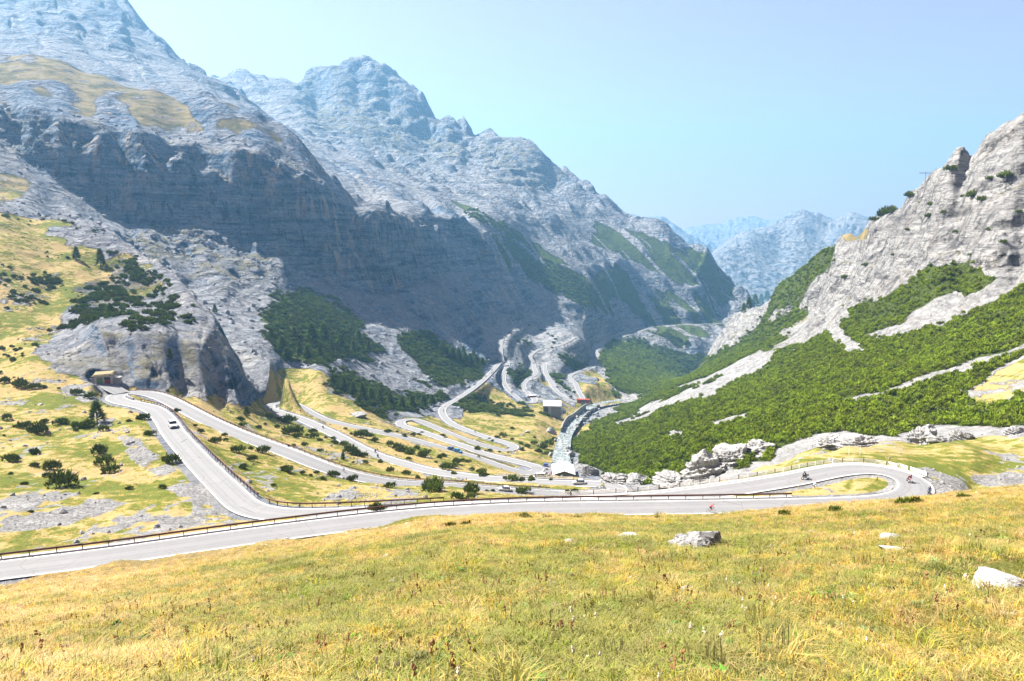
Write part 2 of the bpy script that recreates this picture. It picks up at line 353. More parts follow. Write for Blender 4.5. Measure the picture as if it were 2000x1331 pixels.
# ---------------------------------------------------------------- what covers the land: soft masks over features traced on it
def poly_mask(pts, dmin=0, dmax=1e9, soft=5.0, warp=9.0, seed=0):
    """1 inside a feature's outline, 0 outside, ragged at its edge (outline followed on the land itself)"""
    P = np.array(pts, float)
    x0, y0 = P.min(0) - 30; x1, y1 = P.max(0) + 30
    m = (BASE_PX > x0) & (BASE_PX < x1) & (BASE_PY > y0) & (BASE_PY < y1) & (Y > dmin) & (Y < dmax)
    out = np.zeros(X.shape, np.float32)
    if not m.any():
        return out
    x, y, yy, xx = BASE_PX[m], BASE_PY[m], Y[m], X[m]
    k = 60.0 / yy
    if warp:
        lw = np.log2(np.maximum(yy / 100, 0.5))
        kk = np.exp2(np.round(np.log2(k)))
        def rag(s):
            return perlin(xx * kk * .10, yy * kk * .07, s) + .8 * perlin(xx * kk * .30, yy * kk * .2, s + 1) + .5 * perlin(xx * kk * .8, yy * kk * .6, s + 2)
        x = x + warp * 1.5 * rag(11 + seed)
        y = y + warp * 0.9 * rag(311 + seed)
    d2 = np.full(x.shape, 1e12); inside = np.zeros(x.shape, bool)
    n = len(P)
    for i in range(n):
        ax, ay = P[i]; bx, by = P[(i + 1) % n]
        ex, ey = bx - ax, by - ay
        t = np.clip(((x - ax) * ex + (y - ay) * ey) / (ex * ex + ey * ey + 1e-9), 0, 1)
        d2 = np.minimum(d2, (x - ax - t * ex) ** 2 + (y - ay - t * ey) ** 2)
        c = (ay > y) != (by > y)
        inside ^= c & (x < (bx - ax) * (y - ay) / (by - ay + 1e-12) + ax)
    sd = np.where(inside, 1, -1) * np.sqrt(d2)
    out[m] = sstep(-soft * 1.8, soft * 1.8, sd)
    return out

mx = np.maximum
veg = np.zeros(X.shape, np.float32); grass = veg.copy(); gravel = veg.copy(); gold = veg.copy(); pale = veg.copy()
def paint(arr, pts, v=1.0, dmin=0, dmax=1e9, soft=5, warp=9, seed=0):
    np.maximum(arr, v * poly_mask(pts, dmin, dmax, soft, warp, seed), out=arr)
def erase(arr, pts, v=1.0, dmin=0, dmax=1e9, soft=5, warp=9, seed=0):
    arr *= 1 - v * poly_mask(pts, dmin, dmax, soft, warp, seed)

# grass of the valley, the left hillside and the buttress
paint(grass, [(-900, 380), (0, 412), (110, 430), (180, 445), (230, 475), (300, 520), (330, 560), (260, 600), (140, 605), (130, 650), (60, 690), (180, 747), (230, 744), (330, 757), (420, 775), (480, 795), (515, 775),
              (540, 716), (620, 716), (690, 780), (760, 815), (850, 815), (960, 830), (1060, 840), (1092, 860), (1085, 885), (1060, 915), (1230, 965), (1450, 928), (1560, 892), (1650, 872), (1760, 868), (2000, 845), (2900, 700), (2900, 1500), (-900, 1500)], 1, 60, 560, seed=1)
grass = np.maximum(grass, (1 - sstep(95, 112, Y)).astype(np.float32))
paint(grass, [(905, 800), (925, 765), (945, 752), (980, 765), (1010, 790), (1045, 800), (1060, 835), (1090, 845), (1105, 815), (1130, 795), (1110, 790), (1085, 795), (1075, 805), (1050, 800), (1018, 790), (1000, 775), (1045, 790), (1060, 770), (1075, 745), (1050, 740), (1040, 770), (1100, 800), (1050, 860), (900, 840)], 1, 480, 980, 3, 3, 2)
paint(grass, [(1025, 797), (1082, 797), (1096, 850), (1040, 862)], 1, 450, 900, 4, 4, 2)
paint(grass, [(1060, 745), (1085, 775), (1125, 790), (1120, 750), (1140, 728), (1165, 725), (1185, 745), (1215, 770), (1200, 785), (1130, 795), (1060, 775)], 1, 740, 1300, 3, 4, 3)
paint(grass, [(1125, 835), (1150, 822), (1190, 822), (1200, 832), (1165, 842), (1130, 850)], 1, 450, 900, 3, 3, 3)
paint(grass, [(1000, 655), (1030, 635), (1060, 650), (1120, 670), (1130, 700), (1080, 690)], .35, 900, 1400, 3, 6, 4)
GL = [(140, 690), (200, 655), (250, 668), (330, 655), (420, 680), (460, 725), (500, 770), (450, 762), (330, 750), (180, 740), (110, 715)]
erase(grass, GL, .78, 240, 420, 7, 16, 5)
erase(grass, [(90, 450), (180, 450), (235, 480), (210, 500), (120, 480)], .8, 380, 600, 5, 12, 6)
erase(grass, [(40, 640), (110, 620), (170, 600), (200, 660), (90, 660)], .35, 260, 450, 6, 16, 7)
# golden bench over the brow of the great cliff
paint(grass, [(-900, 60), (0, 108), (120, 122), (230, 158), (400, 188), (470, 206), (520, 236), (580, 280), (620, 330), (560, 300), (470, 268), (350, 262), (230, 236), (100, 220), (0, 190), (-900, 150)], .68, 850, 1300, 9, 26, 8)
gold = np.maximum(gold, poly_mask([(-900, 40), (640, 40), (700, 400), (500, 300), (0, 240), (-900, 200)], 700, 1400, 10, 10, 8))
paint(grass, [(700, 420), (760, 400), (840, 410), (900, 450), (1000, 440), (1080, 440), (1180, 450), (1240, 470), (1150, 480), (1000, 480), (900, 440)], .45, 1000, 2400, 8, 20, 9)
gold = np.maximum(gold, poly_mask([(690, 380), (1300, 430), (1300, 500), (960, 490), (800, 440)], 1000, 2600, 10, 10, 9))
paint(grass, [(0, 330), (60, 345), (40, 400), (0, 410), (-300, 400), (-300, 300)], .6, 560, 780, 6, 16, 10)
# grass on the right crest
paint(grass, [(1805, 345), (1900, 285), (2010, 222), (2300, 50), (2300, 110), (2010, 262), (1900, 312), (1830, 352)], .42, 380, 700, 6, 14, 11)
paint(grass, [(1640, 452), (1690, 450), (1690, 475), (1650, 475)], 1, 500, 900, 4, 4, 11)
gold = np.maximum(gold, poly_mask([(1600, 480), (1800, 340), (2300, 40), (2300, 200), (1850, 380), (1700, 500)], 380, 1000, 10, 4, 11))
# dwarf pine on the right slope
VEG_R = [(1112, 868), (1150, 835), (1200, 800), (1270, 765), (1330, 738), (1390, 703), (1440, 668), (1500, 625), (1560, 590), (1590, 590), (1570, 625), (1520, 660), (1560, 668), (1620, 640), (1650, 605), (1700, 590), (1760, 560), (1830, 525), (1900, 518), (1945, 540), (1900, 570), (1830, 585), (1790, 610), (1760, 640),
         (1840, 628), (1900, 600), (2000, 545), (2100, 500), (2900, 200), (2900, 800), (2100, 820), (1990, 838), (1900, 845), (1840, 838), (1780, 850), (1700, 858), (1640, 842), (1600, 850), (1560, 860), (1510, 900), (1440, 925), (1380, 905), (1350, 925), (1300, 942), (1230, 945), (1160, 925), (1140, 900)]
paint(veg, VEG_R, 1, 200, 1600, 5, 11, 21)
SCREE_R = [[(1640, 604), (1570, 650), (1500, 682), (1470, 690), (1390, 742), (1300, 782), (1200, 826), (1205, 830), (1310, 795), (1385, 768), (1450, 742), (1500, 712), (1510, 690), (1600, 660), (1655, 625)],
           [(2010, 520), (1920, 565), (1850, 600), (1790, 628), (1690, 655), (1700, 662), (1790, 650), (1870, 618), (1940, 585), (2010, 552)],
           [(2010, 668), (1950, 688), (1880, 712), (1800, 738), (1700, 768), (1640, 782), (1645, 788), (1760, 762), (1880, 728), (1960, 702), (2010, 688)],
           [(1460, 805), (1440, 812), (1390, 830), (1395, 835), (1450, 820), (1475, 812)], [(1300, 848), (1340, 845), (1335, 858), (1305, 856)], [(1420, 740), (1360, 775), (1370, 780), (1440, 750)], [(1640, 630), (1600, 625), (1660, 690), (1690, 690)]]
for i, s in enumerate(SCREE_R):
    erase(veg, s, 1, 200, 1600, 3, 7, 22 + i)
erase(veg, [(2010, 690), (1960, 715), (1920, 750), (1890, 785), (1950, 790), (2010, 760), (2300, 700), (2300, 600)], .95, 180, 400, 5, 10, 30)
paint(grass, [(2010, 690), (1960, 715), (1920, 750), (1890, 785), (1950, 790), (2010, 760), (2300, 700), (2300, 600)], .9, 180, 400, 5, 10, 30)
# low greens: gully thickets and woods
WOODS = [[(505, 622), (545, 578), (600, 572), (680, 600), (740, 660), (756, 692), (700, 702), (650, 716), (540, 702), (512, 672)],
         [(622, 720), (680, 738), (760, 762), (850, 772), (858, 806), (760, 818), (700, 800), (640, 765)],
         [(778, 642), (832, 650), (900, 690), (962, 706), (930, 745), (870, 768), (820, 742), (788, 692)],
         [(880, 792), (930, 768), (1000, 788), (1048, 802), (1020, 816), (940, 820), (892, 818)],
         [(996, 722), (1042, 722), (1032, 758), (1008, 762)], [(1075, 722), (1100, 728), (1128, 765), (1112, 775), (1092, 758)], [(1085, 675), (1132, 690), (1158, 705), (1140, 718), (1100, 700)],
         [(1022, 640), (1090, 672), (1100, 682), (1060, 660)], [(985, 655), (1040, 690), (1020, 690)],
         [(1170, 690), (1240, 735), (1300, 745), (1260, 770), (1200, 765), (1180, 730)]]
for i, w in enumerate(WOODS):
    paint(veg, w, 1, 380, 1700, 11, 15, 40 + i)
# green on the long far slope
paint(veg, [(865, 388), (930, 432), (1000, 470), (1080, 512), (1132, 522), (1095, 498), (1000, 448), (925, 405)], .95, 1200, 2400, 4, 8, 60)
paint(veg, [(950, 455), (1130, 525), (1210, 545), (1300, 555), (1400, 600), (1445, 625), (1350, 680), (1250, 640), (1150, 600), (1050, 560), (980, 520)], .88, 1300, 2600, 10, 26, 61)
paint(veg, [(1160, 440), (1300, 470), (1380, 500), (1440, 580), (1460, 600), (1400, 590), (1250, 530), (1150, 470)], .85, 1900, 2700, 8, 18, 62)
paint(veg, [(1170, 665), (1250, 660), (1330, 690), (1400, 700), (1300, 770), (1200, 770)], .95, 950, 2300, 6, 12, 63)
paint(veg, [(1395, 500), (1500, 450), (1600, 460), (1700, 520), (1500, 600), (1420, 600)], .6, 3300, 5400, 8, 20, 64)
paint(veg, [(1510, 520), (1560, 510), (1610, 480), (1640, 480), (1650, 500), (1590, 560), (1560, 600), (1500, 620), (1470, 640), (1520, 560)], .8, 500, 1400, 4, 9, 65)
# left hill thickets
paint(veg, [(170, 480), (230, 490), (290, 525), (330, 565), (400, 630), (390, 672), (310, 650), (230, 640), (190, 660), (130, 625), (140, 560), (180, 530)], .62, 260, 600, 14, 22, 66)
paint(veg, [(0, 520), (100, 530), (130, 580), (60, 610), (0, 600), (-200, 560)], .55, 260, 600, 14, 22, 67)
grass *= 1 - veg * .7
# gravel on the slope, the old track, the right bank
paint(gravel, [(-900, 900), (0, 962), (120, 955), (230, 985), (330, 1000), (430, 1028), (260, 1050), (100, 1045), (0, 1045), (-900, 1000)], .95, 80, 200, 6, 16, 70)
paint(gravel, [(100, 758), (150, 752), (230, 820), (330, 905), (400, 960), (470, 1022), (425, 1036), (330, 960), (225, 860), (160, 790)], .9, 80, 320, 4, 8, 71)
paint(gravel, [(-50, 868), (100, 840), (240, 850), (230, 866), (100, 862), (-50, 885)], .7, 100, 260, 4, 12, 72)
paint(gravel, [(-50, 770), (60, 790), (160, 810), (60, 808), (-50, 800)], .6, 150, 320, 4, 12, 72)
paint(gravel, [(1795, 905), (1850, 905), (1900, 925), (2010, 908), (2300, 880), (2300, 960), (2000, 952), (1840, 972), (1800, 930)], .9, 120, 190, 4, 8, 73)
paint(gravel, [(630, 972), (700, 955), (790, 958), (840, 970), (760, 985), (660, 985)], .75, 110, 220, 4, 10, 74)
paint(gravel, [(500, 880), (560, 900), (600, 930), (540, 925), (500, 905)], .5, 100, 260, 4, 10, 75)
paint(gravel, [(500, 940), (560, 950), (600, 975), (540, 975), (500, 960)], .6, 100, 260, 4, 10, 76)
paint(gravel, [(0, 1160), (60, 1145), (120, 1150), (60, 1170), (0, 1185), (-200, 1200), (-200, 1170)], .7, 50, 100, 4, 10, 77)
paint(gravel, [(560, 1066), (760, 1035), (880, 1015), (960, 1018), (800, 1050), (640, 1075)], .55, 60, 110, 4, 10, 77)
paint(gravel, [(2010, 870), (1900, 885), (1850, 890), (1900, 900), (2010, 895)], .4, 120, 220, 4, 10, 78)
brk = sstep(.12, .62, perlin(X * .05, Y * .022, 83) + .65 * perlin(X * .2, Y * .10, 84) + .4 * perlin(X * .7, Y * .4, 85)) * sstep(84, 104, Y) * (1 - sstep(420, 560, Y)) * (1 - sstep(.3, .7, veg))
gravel = np.maximum(gravel, .62 * brk).astype(np.float32)
gravel *= sstep(-.5, .15, perlin(X * .12, Y * .05, 79) + .55 * perlin(X * .5, Y * .22, 80))
grass *= 1 - gravel * .85

# ---------------------------------------------------------------- relief
dZa = np.gradient(Z, A1, axis=1); dZL = np.gradient(Z, np.log(YR), axis=0)
Zx = dZa / Y; Zy = dZL / Y - A1[None] * Zx
slope = np.sqrt(Zx ** 2 + Zy ** 2)
steep = sstep(0.75, 1.25, slope)
CLIFF = np.maximum.reduce([
    poly_mask([(-300, 100), (0, 205), (100, 232), (200, 252), (300, 282), (400, 300), (500, 312), (600, 345), (650, 392), (700, 420), (830, 428), (900, 440), (965, 480), (1000, 530), (900, 510), (830, 530), (760, 562), (700, 562), (600, 535), (520, 498), (420, 440), (300, 450), (200, 410), (100, 345), (0, 285), (-300, 200)], 600, 1500, 10, 8, 90),
    poly_mask([(1500, 700), (1470, 640), (1530, 560), (1620, 480), (1700, 420), (1800, 350), (2010, 215), (2500, 0), (2500, 450), (2010, 520), (1900, 530), (1780, 570), (1650, 610)], 350, 1500, 10, 8, 91),
    poly_mask([(1420, 690), (1400, 690), (1460, 610), (1520, 560), (1500, 620)], 700, 1500, 10, 8, 91) * .8,
    poly_mask(GL, 240, 480, 8, 8, 92) * .8,
    poly_mask([(300, 430), (400, 430), (560, 500), (560, 560), (480, 580), (330, 540), (220, 470)], 560, 900, 8, 8, 93) * .8,
    poly_mask([(560, 130), (720, 120), (840, 230), (920, 290), (900, 330), (750, 300), (600, 250)], 2000, 3500, 12, 8, 94),
    poly_mask([(900, 280), (1040, 280), (1100, 350), (1040, 380), (940, 340)], 2000, 3500, 12, 8, 94) * .7,
    poly_mask([(1000, 560), (1150, 600), (1300, 600), (1440, 620), (1350, 690), (1150, 640)], 1300, 2500, 10, 8, 95) * .55]).astype(np.float32)
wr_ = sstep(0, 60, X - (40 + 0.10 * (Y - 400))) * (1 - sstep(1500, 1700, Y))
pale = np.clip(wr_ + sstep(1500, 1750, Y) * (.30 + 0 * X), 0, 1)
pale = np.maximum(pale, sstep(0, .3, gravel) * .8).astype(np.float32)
oc_c = np.where(X - .45 * Y > -1900 + 0 * X, X * .84 - Y * .54, X * .82 + Y * .57)
oc1 = 1 - 2 * np.abs(perlin((X * .82 + Y * .57) / 150, (X * .57 - Y * .82) / 700, 401)); oc2 = perlin((X * .82 + Y * .57) / 45, (X * .57 - Y * .82) / 260, 402); oc3 = perlin(X / 60, Y / 60, 403)
OUTC = (sstep(.35, .75, oc1 * .6 + .55 * oc2 + .35 * oc3 + .12) * sstep(650, 800, Y) * (wr_ < .5)).astype(np.float32)
STRK = (sstep(.28, .6, perlin((X * .82 + Y * .57) / 42, (X * .57 - Y * .82) / 420, 411) + .5 * perlin((X * .82 + Y * .57) / 14, (X * .57 - Y * .82) / 160, 412)) * sstep(1150, 1350, Y) * (1 - sstep(2500, 2900, Y)) * (wr_ < .5)).astype(np.float32)
veg *= 1 - .8 * STRK; OUTC *= 1 - STRK; pale = np.maximum(pale, .6 * STRK)
rock = np.clip(1 - grass - veg * .6, 0, 1)
grass *= 1 - .8 * OUTC * (Y > 800) * (Y < 1400)
rough = (0.20 + 0.9 * np.maximum(np.maximum(steep, CLIFF), .6 * OUTC)) * (1 - .80 * grass * (1 - CLIFF)) * (1 - .55 * veg)
rough *= sstep(95, 180, Y)
FAN = poly_mask([(940, 650), (1000, 615), (1060, 605), (1190, 645), (1200, 690), (1170, 745), (1120, 792), (1040, 792), (985, 760), (960, 720)], 700, 1600, 8, 6, 97)
SCR = np.maximum(poly_mask([(545, 480), (600, 560), (700, 640), (770, 725), (720, 735), (660, 700), (640, 720), (520, 712), (480, 690), (440, 610), (470, 560), (520, 540)], 440, 900, 8, 8, 98), poly_mask([(-200, 240), (0, 285), (90, 345), (180, 408), (250, 455), (160, 440), (60, 420), (0, 408), (-200, 380)], 560, 830, 6, 6, 99))
FAN = np.maximum(FAN, .9 * SCR)
rough *= 1 - .8 * FAN
CLIFF *= 1 - FAN
steep = steep * (1 - .9 * FAN)
pale = np.maximum(pale, .34 * FAN * (Y > 840) + .18 * FAN).astype(np.float32)
rough = rough.astype(np.float32)
wr = sstep(0, 60, X - (40 + 0.10 * (Y - 400))) * (1 - sstep(1500, 1700, Y))
wf = sstep(1750, 2050, Y - .45 * X)
wl = (1 - wr) * (1 - wf)
Z0 = Z.copy()
# rock layers step the steep faces
for lam, k in ((85, .42), (36, .60), (15, .58), (6, .55)):
    w = np.maximum(CLIFF, .45 * steep) * (1 - .8 * np.minimum(grass, 1)) * sstep(.004, .009, lam / Y) * (1 - sstep(.10, .16, lam / Y)) * sstep(150, 220, Y)
    m = w > .02
    x, y, z = X[m], Y[m], Z[m]
    dip = np.where(wr[m] > .5, -.10 * x + .12 * y, .22 * x + .05 * y)
    q = (z + dip + lam * .9 * perlin(x / (lam * 4), y / (lam * 4), 101) + lam * .35 * perlin(x / lam * 1.3, y / lam * 1.3, 102)) / lam
    fr = q - np.floor(q)
    st = np.floor(q) + sstep(.62, 1.0, fr)
    amp = .75 + 1.1 * perlin(x / (lam * 5), y / (lam * 5), 103)
    Z[m] += w[m] * k * lam * (st - q + .3) * np.clip(amp, .1, 1.15)
# fractured blocks on the faces
def cells(u, v, seed):
    ui = np.floor(u).astype(np.int64); vi = np.floor(v).astype(np.int64)
    best = np.full(u.shape, 9.0); val = np.zeros(u.shape)
    for du in (-1, 0, 1):
        for dv in (-1, 0, 1):
            a = (ui + du) & 255; b = (vi + dv) & 255
            h = _perm[_perm[(a + seed) & 255] + b]; h2 = _perm[_perm[(b + seed + 7) & 255] + a]
            d = (ui + du + h / 255.0 - u) ** 2 + (vi + dv + h2 / 255.0 - v) ** 2
            k = d < best
            best = np.where(k, d, best); val = np.where(k, _perm[h + h2] / 255.0 - .5, val)
    return val
for i, (lam, k) in enumerate(((46, .26), (20, .30), (9, .34), (4.2, .36), (2.0, .36))):
    w = np.maximum(np.maximum(CLIFF, .5 * steep), .18 * (rock > .5) * (1 - FAN)) * (1 - .9 * np.minimum(grass, 1)) * (1 - .6 * veg) * sstep(.004, .008, lam / Y) * (1 - sstep(.07, .13, lam / Y)) * sstep(150, 220, Y)
    m = w > .05
    x, y, z = X[m], Y[m], Z0[m]
    c = np.where(wr[m] > .5, .15 * x + .99 * y, np.where(wf[m] > .5, .84 * x - .54 * y, .82 * x + .57 * y))
    dip = np.where(wr[m] > .5, -.10 * x + .12 * y, .22 * x + .05 * y)
    asp = np.where(wr[m] > .5, 3.4, .75); vert = np.where(wr[m] > .5, .8, 1.7)
    Z[m] += w[m] * k * lam * np.where(wr[m] > .5, .30 if lam > 15 else .7, 1.0) * cells(c / (lam * asp) + .3 * perlin(x / lam, y / lam, 170 + i), (z + dip) / (lam * vert), 31 + i)
# gullies and ribs down the slopes, then broken rock
DIRS = ((wl, .82, .57), (wr, .15, .99), (wf, .84, -.54))
for i, lam in enumerate((300, 150, 75, 38, 19, 9.5, 4.8, 2.4, 1.2)):
    r = lam / Y
    w = rough * sstep(.0022, .005, r) * (1 - sstep(.10, .20, r))
    if lam > 30:
        w = w * (1 - .9 * grass) * (1 - .55 * CLIFF * (Y < 1500))
    m = w > .012
    x, y = X[m], Y[m]
    tot = np.zeros(x.shape); var = np.clip(.85 + 1.3 * perlin(x / (lam * 2.6), y / (lam * 2.6), 190 + i), .15, 1.6)
    for (ww, cx, cy) in DIRS:
        g = ww[m]
        k = g > .01
        if not k.any():
            continue
        c = x[k] * cx + y[k] * cy; f = x[k] * cy - y[k] * cx
        wpx = .35 * perlin(c / lam * .6, f / lam * .6, 110 + i)
        n1 = 1.1 - 2 * np.sqrt(perlin(c / lam + wpx, f / (lam * 3.2), 120 + i) ** 2 + (.016 if lam > 60 else .006 if lam > 15 else .002))
        n2 = perlin(c / lam * 1.7, f / lam * 1.7, 130 + i)
        n3 = 1 - 2 * np.abs(perlin(c / lam * 1.2 + 7, f / lam * 1.2, 140 + i))
        tot[k] += g[k] * (.62 * n1 + .35 * n2 + (.45 if lam > 60 else .2) * n3) * (1.3 if cy < 0 else 1.0) * var[k]
    ampl = (.095 if lam > 100 else .10 if lam > 30 else .16) * lam * np.where(wr[m] > .5, .35 if lam > 15 else .8, 1.0)
    Z[m] += w[m] * ampl * tot
lim = np.where(Y > 1900, .020, np.where(wr > .5, .0055, .0085)) * Y
Z[:] = Z0 + np.where(Y > 240, lim * np.tanh((Z - Z0) / lim), Z - Z0)
# soft lumps of the grassy ground
g = np.clip(grass + .4 * veg, 0, 1) * (1 - sstep(500, 1200, Y)) + .15
for lam, am in ((34, .9), (13, .42), (5, .18), (2.0, .08), (.8, .035)):
    w = g * sstep(.0035, .007, lam / Y) * (1 - sstep(.35, .7, lam / Y) * (Y > 60)) * (np.clip(Y / 120, .25, 1) if lam > 10 else 1)
    m = w > .02
    Z[m] += w[m] * am * perlin(X[m] / lam, Y[m] / lam, 150 + int(lam))
def meadow_bumps(x, y):
    z = 0
    for lam, am in ((34, .9 * .25), (13, .42 * .25), (5, .18), (2.0, .08), (.8, .035)):
        z = z + 1.15 * am * perlin(x / lam, y / lam, 150 + int(lam))
    return z
# level the land under the roads and cut the bed of the stream
ROADW = np.zeros(X.shape, np.float32)
def level(path, hw, margin, sink, hard=0.8):
    best = np.full(X.shape, 1e9, np.float32); zz = np.zeros(X.shape, np.float32)
    for p in path:
        mg = margin * max(1, p.y / 320)
        rr = hw + hard + mg
        r0, r1 = np.searchsorted(YR, (p.y - rr, p.y + rr))
        if r1 <= r0: r1 = r0 + 1
        c0, c1 = np.searchsorted(A1, ((p.x - rr) / (p.y + (-rr if p.x < rr else rr) * .99 + 1e-3) - .002, (p.x + rr) / (p.y + (rr if p.x < -rr else -rr) * .99 + 1e-3) + .002))
        c0, c1 = min(c0, c1), max(c0, c1) + 1
        s = np.s_[max(r0 - 1, 0):r1 + 1, max(c0 - 1, 0):c1 + 1]
        d = np.sqrt((X[s] - p.x) ** 2 + (Y[s] - p.y) ** 2)
        k = d < best[s]
        best[s] = np.where(k, d, best[s]); zz[s] = np.where(k, p.z, zz[s])
    mg = margin * np.maximum(1, Y / 320)
    w = 1 - sstep(hw + hard, hw + hard + mg, best)
    w[best > 1e8] = 0
    Z[:] = Z * (1 - w) + (zz - sink * np.maximum(1, Y / 250)) * w
    np.maximum(ROADW, 1 - sstep(hw + .4, hw + 2.6, best), out=ROADW)
    return best
def dens(P, step):
    out = []
    for a, b in zip(P[:-1], P[1:]):
        n = max(1, int((b - a).length / step))
        out += [a.lerp(b, k / n) for k in range(n)]
    return out + [P[-1]]
STREAM3 = smooth_path(catmull([at(px, py, dr / -tan_at(py)) for (px, py, dr) in STREAM], 4), 2)
level(STREAM3, 4, 15, 1.4, 0)
for nm in ('gallery', 'spur_b', 'spur_a', 'hut', 'bunker', 'yard', 'pass'):
    P, hw = ROADS[nm]
    level(P, hw, 4.5, .16)
for nm in ('pass',):
    P, hw = ROADS[nm]
grass *= 1 - ROADW; veg *= 1 - ROADW
IS_R = poly_mask(VEG_R, 200, 1600, 2, 4, 21) > .3
PX, PY = pix(X, Y, Z)
TT = Z / Y

def hit(px, py, dmin=8, dmax=1e9):
    """first point of the land seen through pixel px, py"""
    a = ax_at(px, py); t = tan_at(py)
    c = int(np.clip(np.searchsorted(A1, a), 1, NC - 1))
    f = (a - A1[c-1]) / (A1[c] - A1[c-1])
    col = TT[:, c-1] * (1 - f) + TT[:, c] * f
    ok = np.nonzero((col >= t) & (YR >= dmin) & (YR <= dmax))[0]
    if len(ok) == 0:
        return None
    i = ok[0]
    if i == 0:
        return Vector((a * YR[0], YR[0], col[0] * YR[0]))
    g = (t - col[i-1]) / (col[i] - col[i-1] + 1e-12)
    g = min(max(g, 0), 1)
    d = YR[i-1] * (1 - g) + YR[i] * g
    return Vector((a * d, d, t * d))

_hit_land = hit
def hit(px, py, dmin=8, dmax=1e9):
    if dmin <= 8 and tan_at(py) < -.43:
        a, t = ax_at(px, py), tan_at(py)
        y = np.arange(2.0, 30.0, .02)
        z = meadow_z(a * y, y) + meadow_bumps(a * y, y)
        k = np.nonzero(z / y >= t)[0]
        if len(k):
            q = y[k[0]]
            return Vector((a * q, q, t * q))
    return _hit_land(px, py, dmin, dmax)

def ground(x, y):
    """height of the land at x, y"""
    r = np.clip(np.searchsorted(YR, y), 1, NR - 1); a = x / y
    c = np.clip(np.searchsorted(A1, a), 1, NC - 1)
    fr = np.clip((y - YR[r-1]) / (YR[r] - YR[r-1]), 0, 1); fc = np.clip((a - A1[c-1]) / (A1[c] - A1[c-1]), 0, 1)
    return (Z[r-1, c-1] * (1-fr) * (1-fc) + Z[r, c-1] * fr * (1-fc) + Z[r-1, c] * (1-fr) * fc + Z[r, c] * fr * fc)

# ---------------------------------------------------------------- material helpers
class Mat:
    def __init__(s, name):
        s.m = bpy.data.materials.new(name); s.m.use_nodes = True
        s.t = s.m.node_tree; s.t.nodes.clear()
        s.out = s.t.nodes.new('ShaderNodeOutputMaterial')
        s.geo = None
    def n(s, typ, props=None, **inp):
        nd = s.t.nodes.new(typ)
        for k, v in (props or {}).items():
            setattr(nd, k, v)
        for k, v in inp.items():
            key = int(k[1:]) if k[0] == 'i' and k[1:].isdigit() else k.replace('_', ' ')
            s.set(nd.inputs[key], v)
        return nd
    def set(s, sock, v):
        if isinstance(v, bpy.types.NodeSocket):
            s.t.links.new(v, sock)
        elif isinstance(v, bpy.types.Node):
            s.t.links.new(v.outputs[0], sock)
        else:
            if isinstance(v, tuple) and len(v) == 3 and sock.type == 'RGBA':
                v = (*v, 1)
            sock.default_value = v
    def pos(s):
        if s.geo is None:
            s.geo = s.t.nodes.new('ShaderNodeNewGeometry')
        return s.geo.outputs['Position']
    def map(s, vec, scale, rot=(0, 0, 0)):
        return s.n('ShaderNodeMapping', Vector=vec, Scale=scale, Rotation=rot).outputs[0]
    def noise(s, vec, scale, detail=4, rough=.55, dist=0.0):
        return s.n('ShaderNodeTexNoise', Vector=vec, Scale=scale, Detail=detail, Roughness=rough, Distortion=dist).outputs['Fac']
    def ramp(s, f, stops, interp='LINEAR'):
        nd = s.n('ShaderNodeValToRGB', i0=f)
        nd.color_ramp.interpolation = interp
        e = nd.color_ramp.elements
        while len(e) < len(stops):
            e.new(.5)
        for k, (p, c) in enumerate(stops):
            e[k].position = p
            e[k].color = (c, c, c, 1) if isinstance(c, (int, float)) else (*c, 1)
        return nd.outputs[0]
    def mix(s, f, a, b, mode='MIX'):
        nd = s.n('ShaderNodeMix', {'data_type': 'RGBA', 'blend_type': mode})
        s.set(nd.inputs[0], f); s.set(nd.inputs[6], a); s.set(nd.inputs[7], b)
        return nd.outputs[2]
    def math(s, op, a, b=0.0, clamp=False):
        nd = s.n('ShaderNodeMath', {'operation': op, 'use_clamp': clamp})
        s.set(nd.inputs[0], a); s.set(nd.inputs[1], b)
        return nd.outputs[0]
    def attr(s, name):
        return s.n('ShaderNodeAttribute', {'attribute_name': name}).outputs['Fac']
    def bsdf(s, color, rough=.9, normal=None, spec=.2, metal=0.0, **kw):
        b = s.n('ShaderNodeBsdfPrincipled', Base_Color=color, Roughness=rough, Metallic=metal)
        b.inputs['Specular IOR Level'].default_value = spec
        if normal is not None:
            s.set(b.inputs['Normal'], normal)
        for k, v in kw.items():
            s.set(b.inputs[k.replace('_', ' ')], v)
        s.t.links.new(b.outputs[0], s.out.inputs[0])
        return s.m
    def bump(s, h, dist, strength=1.0, normal=None):
        nd = s.n('ShaderNodeBump', Height=h, Distance=dist, Strength=strength)
        if normal is not None:
            s.set(nd.inputs['Normal'], normal)
        return nd.outputs[0]

def plain(name, col, rough=.6, spec=.3, metal=0.0, vary=.15, scale=8.0):
    """painted metal, wood, cloth: one colour with a little uneven wear"""
    M = Mat(name)
    tc = M.t.nodes.new('ShaderNodeTexCoord').outputs['Object']
    n = M.noise(tc, scale, 4)
    lo = tuple(c * (1 - vary) for c in col); hi = tuple(min(1, c * (1 + vary)) for c in col)
    return M.bsdf(M.ramp(n, [(.3, lo), (.7, hi)]), rough, None, spec, metal)

